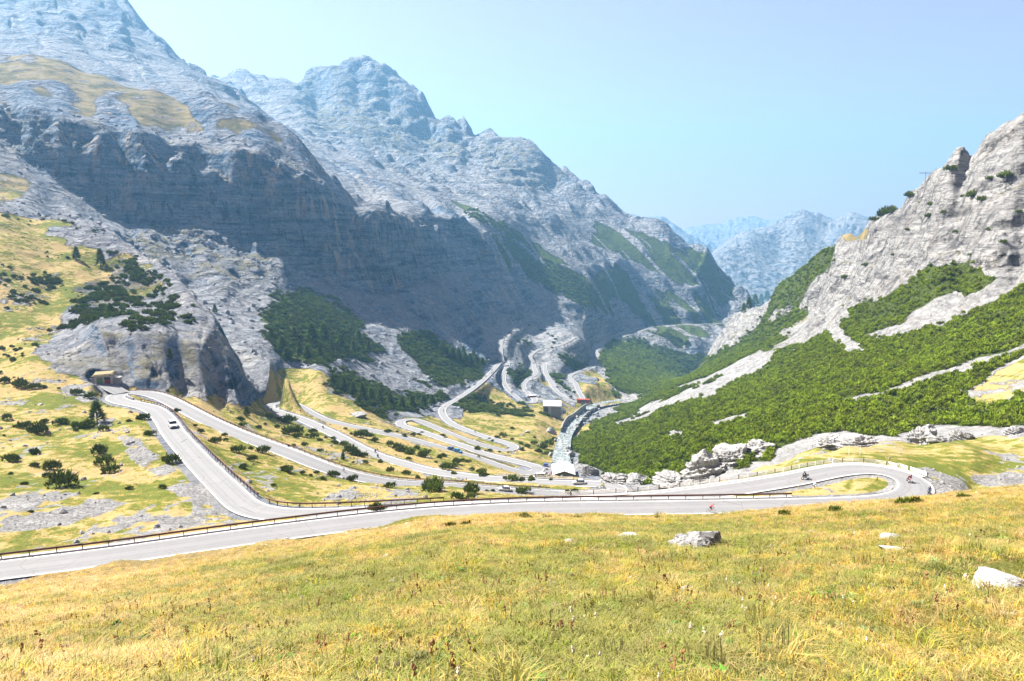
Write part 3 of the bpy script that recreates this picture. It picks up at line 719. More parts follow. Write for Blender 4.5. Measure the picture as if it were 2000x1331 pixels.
# land: rock, scree, grass, dwarf pine carpet, gravel
def grass_colour(M, p):
    big = M.noise(p, .045, 3); mid = M.noise(p, .35, 4, .6); fine = M.noise(p, 2.6, 3, .6)
    f = M.math('ADD', M.math('MULTIPLY', big, .45), M.math('ADD', M.math('MULTIPLY', mid, .38), M.math('MULTIPLY', fine, .17)))
    yy = M.n('ShaderNodeSeparateXYZ', i0=p).outputs[1]
    dry = M.n('ShaderNodeMapRange', {'interpolation_type': 'SMOOTHSTEP'}, Value=yy).outputs[0]
    nd = dry.node; nd.inputs['From Min'].default_value = 16; nd.inputs['From Max'].default_value = 62
    far = M.n('ShaderNodeMapRange', {'interpolation_type': 'SMOOTHSTEP'}, Value=yy).outputs[0]
    nd = far.node; nd.inputs['From Min'].default_value = 112; nd.inputs['From Max'].default_value = 128
    f = M.math('ADD', .5, M.math('MULTIPLY', M.math('SUBTRACT', f, .5), 2.3))
    return M.math('ADD', f, M.math('SUBTRACT', M.math('MULTIPLY', M.math('SUBTRACT', dry, far), .08), .03))
GREEN, OLIVE, STRAW, GOLD = (.095, .112, .02), (.19, .16, .036), (.31, .245, .115), (.285, .205, .085)
def land_material():
    M = Mat('land')
    p = M.pos()
    nz = M.n('ShaderNodeSeparateXYZ', i0=M.geo.outputs['Normal']).outputs[2]
    a_g, a_v, a_k, a_o, a_c = (M.attr(k) for k in ('grass', 'veg', 'gravel', 'gold', 'cliff'))
    n_big = M.noise(p, .006, 3); n_mid = M.noise(p, .035, 6, .62); n_fine = M.noise(p, .30, 7, .65)
    strata = M.noise(M.map(p, (.010, .010, .16), (R(4), R(-9), 0)), 1.0, 5, .6, .6)
    stain = M.noise(M.map(p, (.09, .09, .007)), 1.0, 4, .6)
    a_p = M.attr('pale')
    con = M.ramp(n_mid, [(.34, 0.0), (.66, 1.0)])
    rk = M.mix(a_p, M.mix(con, (.012, .058, .125), (.20, .26, .34)), M.mix(con, (.19, .187, .182), (.40, .39, .372)))  # non-pale rock carries the blue of the shaded cliffs in its own colour
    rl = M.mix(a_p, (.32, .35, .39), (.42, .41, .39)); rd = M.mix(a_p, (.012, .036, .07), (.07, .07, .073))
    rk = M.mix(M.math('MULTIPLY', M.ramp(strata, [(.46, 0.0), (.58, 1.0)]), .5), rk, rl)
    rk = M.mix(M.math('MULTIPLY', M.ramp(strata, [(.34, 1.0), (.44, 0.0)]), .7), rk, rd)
    crack = M.n('ShaderNodeTexNoise', Vector=M.map(p, (.16, .16, .30)), Scale=1.0, Detail=8.0, Roughness=.72, Distortion=.8).outputs[0]
    rk = M.mix(M.math('MULTIPLY', M.ramp(crack, [(.36, 1.0), (.46, 0.0)]), .75), rk, rd)
    rk = M.mix(M.math('MULTIPLY', M.ramp(crack, [(.56, 0.0), (.68, 1.0)]), .6), rk, rl)
    rk = M.mix(M.math('MULTIPLY', M.math('MULTIPLY', M.ramp(stain, [(.50, 0.0), (.60, 1.0)]), M.ramp(n_big, [(.44, 0.0), (.56, 1.0)])), M.math('SUBTRACT', .8, M.math('MULTIPLY', a_p, .6))), rk, (.44, .37, .30))
    s2 = M.noise(M.map(p, (.022, .022, .42), (R(5), R(-8), 0)), 1.0, 4, .6, .9)
    ln = M.math('MULTIPLY', M.ramp(s2, [(.462, 0.0), (.50, 1.0), (.538, 0.0)]), M.ramp(n_mid, [(.42, 0.0), (.55, 1.0)]))
    rk = M.mix(M.math('MULTIPLY', ln, .85), rk, rd)
    vcr = M.noise(M.map(p, (.13, .13, .010)), 1.0, 5, .65, .5)
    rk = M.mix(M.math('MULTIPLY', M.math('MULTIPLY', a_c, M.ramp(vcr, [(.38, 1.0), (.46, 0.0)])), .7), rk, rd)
    spk = M.ramp(crack, [(.34, 0.0), (.62, 1.0)])
    sc = M.mix(a_p, M.mix(spk, (.13, .14, .16), (.30, .305, .32)), M.mix(spk, (.22, .217, .212), (.42, .413, .40)))
    fl = M.ramp(nz, [(.64, 0.0), (.80, 1.0)])
    fl = M.math('MULTIPLY', fl, M.ramp(n_mid, [(.30, .35), (.5, 1.0)]))
    fl = M.math('MULTIPLY', fl, M.math('SUBTRACT', 1.0, M.math('MULTIPLY', M.attr('outcrop'), .9)))
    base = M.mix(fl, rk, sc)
    led = M.math('MULTIPLY', M.math('MULTIPLY', a_c, M.ramp(nz, [(.70, 0.0), (.84, 1.0)])), M.ramp(n_mid, [(.46, 0.0), (.58, .8)]))
    base = M.mix(led, base, (.17, .15, .06))
    gr = M.mix(M.ramp(M.noise(p, 1.7, 4, .7), [(.35, 0.0), (.65, 1.0)]), (.15, .145, .14), (.46, .45, .43))
    base = M.mix(M.math('MULTIPLY', a_k, M.ramp(n_fine, [(.30, .55), (.45, 1.0)])), base, gr)
    gf = grass_colour(M, p)
    gc = M.ramp(gf, [(.36, GREEN), (.46, OLIVE), (.53, STRAW), (.62, GOLD)])
    gc = M.mix(a_o, gc, M.ramp(n_mid, [(.36, (.06, .062, .028)), (.47, (.12, .10, .045)), (.56, (.20, .16, .075)), (.64, (.13, .125, .11))]))
    thr = M.math('ADD', M.math('MULTIPLY', n_fine, .45), M.math('MULTIPLY', n_mid, .55))
    gm = M.math('MULTIPLY', M.math('SUBTRACT', M.math('ADD', M.math('MULTIPLY', a_g, 1.25), -.12), thr), 7.0, True)
    ysep = M.n('ShaderNodeSeparateXYZ', i0=p).outputs[1]
    th = M.n('ShaderNodeMapRange', Value=ysep).outputs[0]; th.node.inputs['From Min'].default_value = 112; th.node.inputs['From Max'].default_value = 84
    gc = M.mix(M.math('MULTIPLY', th, .5), gc, (.045, .036, .015))
    base = M.mix(gm, base, gc)
    dots = M.noise(p, .9, 3, .6)
    vc = M.mix(M.ramp(dots, [(.35, 0.0), (.65, 1.0)]), (.035, .055, .014), (.10, .125, .026))
    vm = M.math('MULTIPLY', M.math('SUBTRACT', M.math('ADD', M.math('MULTIPLY', a_v, 1.05), -.16), M.math('ADD', M.math('MULTIPLY', n_fine, .4), M.math('MULTIPLY', n_mid, .6))), 8.0, True)
    base = M.mix(vm, base, vc)
    h = M.math('ADD', M.math('MULTIPLY', n_fine, .55), M.math('MULTIPLY', n_mid, 2.2))
    h = M.math('ADD', h, M.math('MULTIPLY', M.math('MULTIPLY', strata, a_c), 1.2))
    h = M.math('ADD', h, M.math('MULTIPLY', crack, 1.6))
    nrm = M.bump(h, 3.6, M.math('SUBTRACT', .9, M.math('MULTIPLY', gm, .7)))
    vor = M.n('ShaderNodeTexNoise', Vector=p, Scale=2.2, Detail=3.0, Roughness=.7).outputs[0]
    nrm = M.bump(vor, .25, .8, nrm)
    def rg(scale, h_m, y0, y1):
        nd = M.n('ShaderNodeTexNoise', {'noise_type': 'RIDGED_MULTIFRACTAL'}, Vector=M.map(p, (1, 1, 1.5), (R(20), R(-15), R(33))), Scale=scale, Detail=9.0, Roughness=.62, Lacunarity=2.1, Offset=.9, Gain=1.6)
        f = M.n('ShaderNodeMapRange', {'interpolation_type': 'SMOOTHSTEP'}, Value=ysep).outputs[0]
        f.node.inputs['From Min'].default_value = y0; f.node.inputs['From Max'].default_value = y1
        return M.math('MULTIPLY', nd.outputs[0], M.math('MULTIPLY', f, h_m))
    hh = M.math('ADD', M.math('ADD', rg(.007, 13.0, 1200, 2400), rg(.023, 4.0, 900, 1800)), rg(.05, 3.4, 160, 500))
    hh = M.math('MULTIPLY', hh, M.math('SUBTRACT', 1.0, M.math('MULTIPLY', M.math('MAXIMUM', gm, M.math('MULTIPLY', vm, .8)), .85)))
    nrm = M.bump(hh, 1.0, 1.0, nrm)
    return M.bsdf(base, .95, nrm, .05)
LAND = land_material()

def set_attr(me, name, arr):
    at_ = me.attributes.new(name, 'FLOAT', 'POINT')
    at_.data.foreach_set('value', np.ascontiguousarray(arr, np.float32))

def grid_mesh(name, sel_faces, mat):
    """mesh from a boolean choice of the land's quads"""
    r, c = np.nonzero(sel_faces)
    q = np.stack([r * NC + c, r * NC + c + 1, (r + 1) * NC + c + 1, (r + 1) * NC + c], 1)
    used, inv = np.unique(q, return_inverse=True)
    inv = inv.reshape(q.shape).astype(np.int32)
    me = bpy.data.meshes.new(name)
    n = len(used)
    me.vertices.add(n)
    co = np.stack([X.ravel()[used], Y.ravel()[used], Z.ravel()[used]], 1).astype(np.float32)
    me.vertices.foreach_set('co', co.ravel())
    nf = len(q)
    me.loops.add(nf * 4); me.loops.foreach_set('vertex_index', inv.ravel())
    me.polygons.add(nf)
    me.polygons.foreach_set('loop_start', np.arange(nf, dtype=np.int32) * 4)
    me.polygons.foreach_set('use_smooth', np.ones(nf, bool))
    me.update(calc_edges=True)
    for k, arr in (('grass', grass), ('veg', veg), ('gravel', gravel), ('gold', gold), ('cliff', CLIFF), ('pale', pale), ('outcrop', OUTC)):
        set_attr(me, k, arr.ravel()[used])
    me.materials.append(mat)
    ob = bpy.data.objects.new(name, me)
    COL.objects.link(ob)
    ob['kind'] = 'structure'
    return ob

fy, fx_, fp = Y[:-1, :-1], X[:-1, :-1], BASE_PX[:-1, :-1]
reg = np.full(fy.shape, 1)
reg[fy < np.interp(fx_ / fy, [-1, -.53, -.3, -.07, .3, .52, .7, 1.2], [76, 80, 92, 102, 108, 112, 117, 125])] = 0
reg[(wr[:-1, :-1] > .5) & (fy > 195)] = 2
far_left = ((wr[:-1, :-1] <= .5) & (fy > 240) & ((fy > 600) | (CLIFF[:-1, :-1] > .2) | ((Z[:-1, :-1] > -45) & (fy > 280))))
reg[far_left] = 3
reg[fy > 3600] = 4
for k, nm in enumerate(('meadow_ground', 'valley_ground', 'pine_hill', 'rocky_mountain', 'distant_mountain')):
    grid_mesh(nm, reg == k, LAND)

def mesh_obj(name, verts, faces, mat, parent=None, smooth=False):
    me = bpy.data.meshes.new(name)
    me.from_pydata([tuple(v) for v in verts], [], faces)
    if smooth:
        me.polygons.foreach_set('use_smooth', [True] * len(me.polygons))
    if mat is not None:
        for m in (mat if isinstance(mat, (list, tuple)) else [mat]):
            me.materials.append(m)
    me.update()
    ob = bpy.data.objects.new(name, me)
    COL.objects.link(ob)
    if parent is not None:
        ob.parent = parent
    return ob

# meadow right under and behind the photographer
gx, gy = np.meshgrid(np.linspace(-75, 75, 376), np.linspace(-20, 60.0, 201))
gz = meadow_z(gx, gy) + meadow_bumps(gx, gy)
in_fan = (gy > 8.2) & (np.abs(gx) < 1.19 * gy)
gz = gz - .06 * in_fan
verts = np.stack([gx, gy, gz], -1).reshape(-1, 3)
n = gx.shape[1]
faces = [(r * n + c, r * n + c + 1, (r + 1) * n + c + 1, (r + 1) * n + c) for r in range(gx.shape[0] - 1) for c in range(n - 1) if not (in_fan[r, c] and in_fan[r, c + 1] and in_fan[r + 1, c] and in_fan[r + 1, c + 1])]
o = mesh_obj('meadow_ground', verts.tolist(), faces, LAND, smooth=True)
o['kind'] = 'structure'
for k in ('grass', 'veg', 'gravel', 'gold', 'cliff', 'pale', 'outcrop'):
    set_attr(o.data, k, np.full(len(verts), 1.0 if k == 'grass' else 0.0))
# ---------------------------------------------------------------- roads
def frames(P):
    out = []
    for i, p in enumerate(P):
        a, b = P[max(i - 1, 0)], P[min(i + 1, len(P) - 1)]
        t = (b - a); t.z = 0
        t.normalize()
        out.append((p, t, Vector((t.y, -t.x, 0))))      # point, along, to the right of travel
    return out

def ribbon(name, P, o0, o1, lift, mat, n=1, kind='structure', thick=0.0):
    fr = frames(P)
    vs, fs, ac = [], [], []
    k = n + 1
    for (p, t, s) in fr:
        for j in range(k):
            q = p + s * (o0 + (o1 - o0) * j / n); ac.append(2 * j / n - 1)
            vs.append((q.x, q.y, q.z + lift))
    for i in range(len(fr) - 1):
        for j in range(n):
            fs.append((i * k + j, i * k + j + 1, (i + 1) * k + j + 1, (i + 1) * k + j))
    ob = mesh_obj(name, vs, fs, mat, smooth=True)
    set_attr(ob.data, 'across', np.array(ac))
    if kind: ob['kind'] = kind
    return ob

def prism(name, P, o0, o1, z0, z1, mat, kind='structure'):
    """a long solid (kerb, low wall) along a path between two offsets and two heights"""
    fr = frames(P); vs, fs = [], []
    for (p, t, s) in fr:
        for (o_, z_) in ((o0, z0), (o0, z1), (o1, z1), (o1, z0)):
            q = p + s * o_
            vs.append((q.x, q.y, q.z + z_))
    for i in range(len(fr) - 1):
        a, b = i * 4, i * 4 + 4
        for j in range(4):
            fs.append((a + j, a + (j + 1) % 4, b + (j + 1) % 4, b + j))
    fs += [(0, 1, 2, 3), tuple(len(vs) - 4 + j for j in (3, 2, 1, 0))]
    ob = mesh_obj(name, vs, fs, mat)
    if kind: ob['kind'] = kind
    return ob

def asphalt_material():
    M = Mat('asphalt')
    p = M.pos()
    n1 = M.noise(p, .12, 4, .6); n2 = M.noise(p, 9.0, 3, .6); n3 = M.noise(p, .9, 5, .7)
    c = M.mix(n1, (.155, .155, .16), (.205, .202, .198))
    c = M.mix(M.math('MULTIPLY', M.ramp(n3, [(.5, 0.0), (.75, 1.0)]), .35), c, (.14, .14, .145))
    c = M.mix(M.math('MULTIPLY', n2, .25), c, (.30, .30, .29))
    ac = M.math('ABSOLUTE', M.attr('across'))
    c = M.mix(M.math('MULTIPLY', M.ramp(ac, [(.0, 0.0), (.16, .0), (.30, 1.0), (.42, .2), (.58, 1.0), (.72, 0.0)]), M.ramp(n3, [(.3, .15), (.7, .42)])), c, (.10, .10, .103))
    c = M.mix(M.ramp(ac, [(.86, 0.0), (1.0, .5)]), c, (.26, .25, .23))
    cr = M.n('ShaderNodeTexVoronoi', {'feature': 'DISTANCE_TO_EDGE'}, Vector=M.map(p, (1, 1, .2)), Scale=.16).outputs[0]
    c = M.mix(M.math('MULTIPLY', M.ramp(cr, [(.0, 1.0), (.012, 0.0)]), M.math('MULTIPLY', M.ramp(n1, [(.45, 0.0), (.6, 1.0)]), .7)), c, (.07, .07, .07))
    return M.bsdf(c, .9, M.bump(n2, .02, .5), .15)
ASPHALT = asphalt_material()
WHITE_LINE = plain('line_paint', (.55, .55, .54), .8, .1, 0, .12, 2.0)
def concrete_material(name, c0, c1):
    M = Mat(name); p = M.pos()
    n = M.noise(p, .8, 5, .65); f = M.noise(p, 7, 3, .6)
    return M.bsdf(M.mix(n, M.mix(f, c0, c1), c1), .9, M.bump(f, .03, .5), .15)
CONCRETE = concrete_material('concrete', (.30, .29, .275), (.44, .43, .41))
DARK_CONCRETE = concrete_material('old_concrete', (.17, .17, .18), (.28, .275, .27))

PASS, PHW = ROADS['pass']
for nm, label in (('pass', 'road'), ('spur_a', 'dirt_track'), ('spur_b', 'dirt_track'), ('gallery', 'gallery_road'), ('bunker', 'road_apron'), ('hut', 'road_apron'), ('yard', 'paved_yard')):
    P, hw = ROADS[nm]
    ribbon(label, P, -hw, hw, (.012 if nm in ('yard', 'bunker') else .02) + (.1 if nm not in ('pass', 'bunker', 'yard') else 0), ASPHALT, 10)
def edge_line(off, P=PASS):
    ribbon('edge_line', P, off - .13, off + .13, .03, WHITE_LINE, 1)
edge_line(-PHW + .3); edge_line(PHW - .3)
# ---------------------------------------------------------------- plants
rnd = random.Random(11)
nrng = np.random.RandomState(5)
PROTO = bpy.data.collections.new('plant_sources')        # meshes used by the scattered ground cover; not linked to the scene

def foliage_material(name, dark, light, trans=.25, jitter=.35):
    M = Mat(name)
    tip = M.attr('tip')
    oi = M.t.nodes.new('ShaderNodeObjectInfo').outputs['Random']
    p = M.pos()
    n = M.noise(p, .08, 2); n2 = M.noise(p, 1.1, 3, .6)
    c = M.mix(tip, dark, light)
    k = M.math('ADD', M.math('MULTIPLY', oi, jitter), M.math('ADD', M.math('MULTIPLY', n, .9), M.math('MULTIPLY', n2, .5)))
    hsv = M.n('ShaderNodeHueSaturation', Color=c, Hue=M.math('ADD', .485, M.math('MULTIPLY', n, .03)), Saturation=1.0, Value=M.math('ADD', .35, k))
    b = M.n('ShaderNodeBsdfPrincipled', Base_Color=hsv.outputs[0], Roughness=.75)
    b.inputs['Specular IOR Level'].default_value = .03
    tr = M.n('ShaderNodeBsdfTranslucent', Color=hsv.outputs[0])
    mx_ = M.n('ShaderNodeMixShader', i0=trans, i1=b.outputs[0], i2=tr.outputs[0])
    M.t.links.new(mx_.outputs[0], M.out.inputs[0])
    return M.m
PINE_SUN = foliage_material('dwarf_pine_green', (.030, .055, .006), (.225, .29, .022), .12, .5)  # brighter copy of the pine: the slope's sunlit look is put into the colour
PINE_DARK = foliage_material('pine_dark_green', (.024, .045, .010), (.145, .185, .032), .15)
LARCH = foliage_material('larch_green', (.038, .072, .012), (.15, .21, .038))
SHRUB = foliage_material('shrub_green', (.05, .075, .016), (.16, .18, .04))
BARK = plain('bark', (.09, .065, .05), .9, .1, 0, .4, 6)

def spindles(base, dirs, length, width, name, mat, sides=3):
    """a mesh of many leafy shoots: each a narrow spindle from base along dirs"""
    n = len(base)
    dirs = dirs / np.linalg.norm(dirs, axis=1, keepdims=True)
    ref = np.where(np.abs(dirs[:, 2:3]) < .9, np.array([[0, 0, 1.0]]), np.array([[1.0, 0, 0]]))
    u = np.cross(dirs, ref); u /= np.linalg.norm(u, axis=1, keepdims=True)
    v = np.cross(dirs, u)
    vs = [base]
    mid = base + dirs * (length * .42)[:, None]
    for k in range(sides):
        a = 2 * math.pi * k / sides + nrng.rand(n) * 1.5
        vs.append(mid + (u * np.cos(a)[:, None] + v * np.sin(a)[:, None]) * width[:, None])
    vs.append(base + dirs * length[:, None])
    V = np.stack(vs, 1).reshape(-1, 3)
    k = sides + 2
    i0 = np.arange(n) * k
    tris = []
    for j in range(sides):
        a, b = 1 + j, 1 + (j + 1) % sides
        tris.append(np.stack([i0, i0 + b, i0 + a], 1)); tris.append(np.stack([i0 + a, i0 + b, i0 + sides + 1], 1))
    F_ = np.concatenate(tris)
    me = bpy.data.meshes.new(name)
    me.from_pydata(V.tolist(), [], F_.tolist())
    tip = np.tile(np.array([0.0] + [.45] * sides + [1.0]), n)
    set_attr(me, 'tip', tip)
    me.materials.append(mat)
    me.update()
    return me

def bush_mesh(name, mat, lobes, shoots, seed, flat=.62, sl=.42, sw=.085):
    r = np.random.RandomState(seed)
    B, D = [], []
    for (cx, cy, rx, ry, h) in lobes:
        n = int(shoots * rx * ry) + 8
        th = r.rand(n) * 2 * math.pi; q = np.sqrt(r.rand(n))
        lump = .75 + .35 * np.sin(th * 3 + r.rand() * 6) * r.rand(n)
        x, y = np.cos(th) * q * rx * lump, np.sin(th) * q * ry * lump
        z = h * np.sqrt(np.maximum(0, 1 - q ** 2)) * (.45 + .5 * r.rand(n))
        B.append(np.stack([cx + x, cy + y, z], 1))
        D.append(np.stack([np.cos(th) * q * .75 + r.randn(n) * .22, np.sin(th) * q * .75 + r.randn(n) * .22, .75 + .4 * r.rand(n)], 1))
    B, D = np.concatenate(B), np.concatenate(D)
    n = len(B)
    return spindles(B, D, sl * (.6 + .8 * r.rand(n)), sw * (.7 + .6 * r.rand(n)), name, mat)

BUSH_KINDS = []
def lobe_set(seed, n):
    r = random.Random(seed)
    L = [(0, 0, .75, .62, .72)]
    for k in range(n):
        a = r.random() * 6.28; d = .35 + .4 * r.random(); s = .3 + .32 * r.random()
        L.append((math.cos(a) * d, math.sin(a) * d * .7, s, s * .85, .35 + .4 * r.random()))
    return L
for s in range(7):
    BUSH_KINDS.append(bush_mesh('dwarf_pine', PINE_DARK, lobe_set(20 + s, 2 + s % 4), 260, 40 + s, sl=.36, sw=.055))

def scatter(name, pos, scl, protos, seed=0, tilt=None, kind='stuff', label=None):
    """one object of ground cover: copies of a few small meshes on points of the land"""
    r = np.random.RandomState(seed)
    me = bpy.data.meshes.new(name)
    me.vertices.add(len(pos)); me.vertices.foreach_set('co', np.ascontiguousarray(pos, np.float32).ravel())
    set_attr(me, 'scl', scl); set_attr(me, 'rot', r.rand(len(pos)) * 6.283)
    pk = me.attributes.new('pick', 'INT', 'POINT'); pk.data.foreach_set('value', r.randint(0, len(protos), len(pos)).astype(np.int32))
    ob = bpy.data.objects.new(name, me); COL.objects.link(ob)
    ob['kind'] = kind
    if label: ob['label'] = label
    co = bpy.data.collections.new(name + '_sources')
    for i, m in enumerate(protos):
        po = bpy.data.objects.new('%s_source_%02d' % (name, i), m); co.objects.link(po)
    ng = bpy.data.node_groups.new(name, 'GeometryNodeTree')
    ng.interface.new_socket('Geometry', in_out='INPUT', socket_type='NodeSocketGeometry')
    ng.interface.new_socket('Geometry', in_out='OUTPUT', socket_type='NodeSocketGeometry')
    N = ng.nodes.new; Lk = ng.links.new
    gi, go = N('NodeGroupInput'), N('NodeGroupOutput')
    ip = N('GeometryNodeInstanceOnPoints'); ci_ = N('GeometryNodeCollectionInfo')
    ci_.inputs['Collection'].default_value = co; ci_.inputs['Separate Children'].default_value = True; ci_.inputs['Reset Children'].default_value = True
    def attr_n(nm, typ):
        a = N('GeometryNodeInputNamedAttribute'); a.data_type = typ; a.inputs['Name'].default_value = nm
        return a.outputs[0]
    cx = N('ShaderNodeCombineXYZ')
    Lk(attr_n('rot', 'FLOAT'), cx.inputs[2])
    Lk(gi.outputs[0], ip.inputs['Points']); Lk(ci_.outputs[0], ip.inputs['Instance'])
    ip.inputs['Pick Instance'].default_value = True
    Lk(attr_n('pick', 'INT'), ip.inputs['Instance Index']); Lk(cx.outputs[0], ip.inputs['Rotation']); Lk(attr_n('scl', 'FLOAT'), ip.inputs['Scale'])
    Lk(ip.outputs[0], go.inputs[0])
    md = ob.modifiers.new('scatter', 'NODES'); md.node_group = ng
    return ob

CELL = Y * np.gradient(A1)[None] * np.gradient(YR)[:, None]
def sample(dens, seed):
    """random points with the given number per square metre"""
    r = np.random.RandomState(seed)
    ex = dens * CELL
    n = r.poisson(np.clip(ex, 0, 50))
    ii = np.repeat(np.arange(n.size), n.ravel())
    ri_, ci2 = np.divmod(ii, NC)
    y = YR[ri_] + (r.rand(len(ii)) - .5) * np.gradient(YR)[ri_]
    a = A1[ci2] + (r.rand(len(ii)) - .5) * np.gradient(A1)[ci2]
    x = a * y
    return np.stack([x, y, ground(x, y)], 1)

INFR = (PX > -220) & (PX < 2220)
# dwarf pine covering the right slope
thick = [bush_mesh('pine_clump', PINE_SUN, [(0, 0, .62, .55, 1.0), (.45, .1, .3, .3, .7), (-.3, .35, .32, .3, .75)], 130, 80 + s, sl=.40, sw=.085) for s in range(6)]
near = sstep(150, 300, Y)
dens_r = np.where(((wr > .5) | IS_R) & (veg > .42) & INFR, .34 * np.minimum(1, (330 / Y)) ** 1.1, 0) * sstep(.35, .75, veg + .30 * perlin(X * .07, Y * .07, 201) + .35 * perlin(X * .2, Y * .2, 204) - .08)
P_ = sample(dens_r, 1)
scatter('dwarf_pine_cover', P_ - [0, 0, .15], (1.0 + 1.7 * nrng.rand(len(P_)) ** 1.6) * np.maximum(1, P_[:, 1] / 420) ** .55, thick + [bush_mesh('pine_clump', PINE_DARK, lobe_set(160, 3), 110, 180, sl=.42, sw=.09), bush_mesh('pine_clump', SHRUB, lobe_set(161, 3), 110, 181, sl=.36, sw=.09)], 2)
print('right slope', len(P_))
# darker thickets and woods on the other side
thick2 = [bush_mesh('thicket_clump', PINE_DARK if s % 2 else SHRUB if s == 4 else LARCH, lobe_set(90 + s, 3), 90, 120 + s, sl=.5, sw=.11) for s in range(5)]
dens_w = np.where((wr <= .5) & ~IS_R & (veg > .42) & (Y < 1750) & (Y > 230) & INFR, .115 * np.minimum(1, (420 / Y)) ** 1.2, 0) * sstep(.30, .8, veg + .5 * perlin(X * .05, Y * .05, 202) + .25 * perlin(X * .15, Y * .15, 206) - .05)
P_ = sample(dens_w, 3)
scatter('thicket', P_ - [0, 0, .2], (1.3 + 1.3 * nrng.rand(len(P_))) * np.maximum(1, P_[:, 1] / 420) ** .5, thick2, 4)
print('thicket', len(P_))
# low heath and juniper tufts between the rocks of the left hill
dens_h = np.where((wr <= .5) & (grass > .3) & (Y > 240) & (Y < 560) & (Z > -62) & INFR, .034, 0) * sstep(-.15, .4, perlin(X * .03, Y * .03, 203))
P_ = sample(dens_h, 5)
scatter('juniper_heath', P_ - [0, 0, .15], .6 + 1.5 * nrng.rand(len(P_)) ** 2, thick2, 6)

# grass of the meadow
def tuft(name, mat, n, h, spread, lean, width, seed):
    r = np.random.RandomState(seed)
    vs, fs, tp = [], [], []
    for i in range(n):
        a = r.rand() * 6.283; q = spread * math.sqrt(r.rand())
        bx, by = math.cos(a) * q, math.sin(a) * q
        la = a + r.randn() * .8; L = lean * (.3 + r.rand()); hh = h * (.55 + .7 * r.rand())
        dx, dy = math.cos(la), math.sin(la); w = width * (.7 + .6 * r.rand())
        sx, sy = -dy * w, dx * w
        k = len(vs)
        m1 = (bx + dx * L * .25 * hh, by + dy * L * .25 * hh, hh * .55)
        m2 = (bx + dx * L * hh, by + dy * L * hh, hh * (1 - .25 * L))
        vs += [(bx - sx, by - sy, -.02), (bx + sx, by + sy, -.02), (m1[0] + sx * .8, m1[1] + sy * .8, m1[2]), (m1[0] - sx * .8, m1[1] - sy * .8, m1[2]), m2]
        fs += [(k, k + 1, k + 2, k + 3), (k + 3, k + 2, k + 4)]
        tp += [0, 0, .6, .6, 1]
    me = bpy.data.meshes.new(name); me.from_pydata(vs, [], fs); me.materials.append(mat); set_attr(me, 'tip', np.array(tp)); me.update()
    return me
def blade_material(name, stops, trans=.4):
    M = Mat(name); p = M.pos()
    oi = M.t.nodes.new('ShaderNodeObjectInfo').outputs['Random']
    f = M.math('ADD', grass_colour(M, p), M.math('MULTIPLY', M.math('SUBTRACT', oi, .5), .42))
    c = M.ramp(f, stops)
    r2 = M.math('FRACT', M.math('MULTIPLY', oi, 17.31)); r3 = M.math('FRACT', M.math('MULTIPLY', oi, 91.7))
    c = M.n('ShaderNodeHueSaturation', Color=c, Hue=M.math('ADD', .485, M.math('MULTIPLY', r3, .03)), Saturation=M.math('ADD', .75, M.math('MULTIPLY', r3, .5)), Value=M.math('ADD', .45, M.math('MULTIPLY', r2, 1.25))).outputs[0]
    c = M.mix(M.math('MULTIPLY', M.attr('tip'), .45), c, (.64, .48, .22))
    b = M.n('ShaderNodeBsdfPrincipled', Base_Color=c, Roughness=.6)
    b.inputs['Specular IOR Level'].default_value = .2
    tr = M.n('ShaderNodeBsdfTranslucent', Color=c)
    m_ = M.n('ShaderNodeMixShader', i0=trans, i1=b.outputs[0], i2=tr.outputs[0])
    M.t.links.new(m_.outputs[0], M.out.inputs[0])
    return M.m
BLADE = blade_material('grass_blades', [(.36, (.15, .22, .022)), (.45, (.35, .33, .04)), (.54, (.58, .42, .12)), (.62, (.54, .32, .07)), (.70, (.64, .48, .23))], .5)
HERB = blade_material('herb_leaves', [(.3, (.07, .17, .025)), (.6, (.16, .24, .05))], .3)
BROWN = plain('dry_seed', (.30, .16, .08), .9, .1, 0, .4, 30)
PALEFL = plain('dry_flower', (.62, .55, .46), .9, .1, 0, .2, 30)
def herb(name, n, r0, seed):
    r = np.random.RandomState(seed); vs, fs, tp = [], [], []
    for i in range(n):
        a = r.rand() * 6.283; L = r0 * (.6 + .7 * r.rand()); w = L * .22; up = .25 + .7 * r.rand()
        d = (math.cos(a), math.sin(a)); s = (-d[1] * w, d[0] * w); k = len(vs)
        vs += [(0, 0, 0), (d[0] * L * .5 + s[0], d[1] * L * .5 + s[1], L * up * .5), (d[0] * L, d[1] * L, L * up * .45), (d[0] * L * .5 - s[0], d[1] * L * .5 - s[1], L * up * .5)]
        fs += [(k, k + 1, k + 2, k + 3)]; tp += [0, .1, .2, .1]
    me = bpy.data.meshes.new(name); me.from_pydata(vs, [], fs); me.materials.append(HERB); set_attr(me, 'tip', np.array(tp)); me.update()
    return me
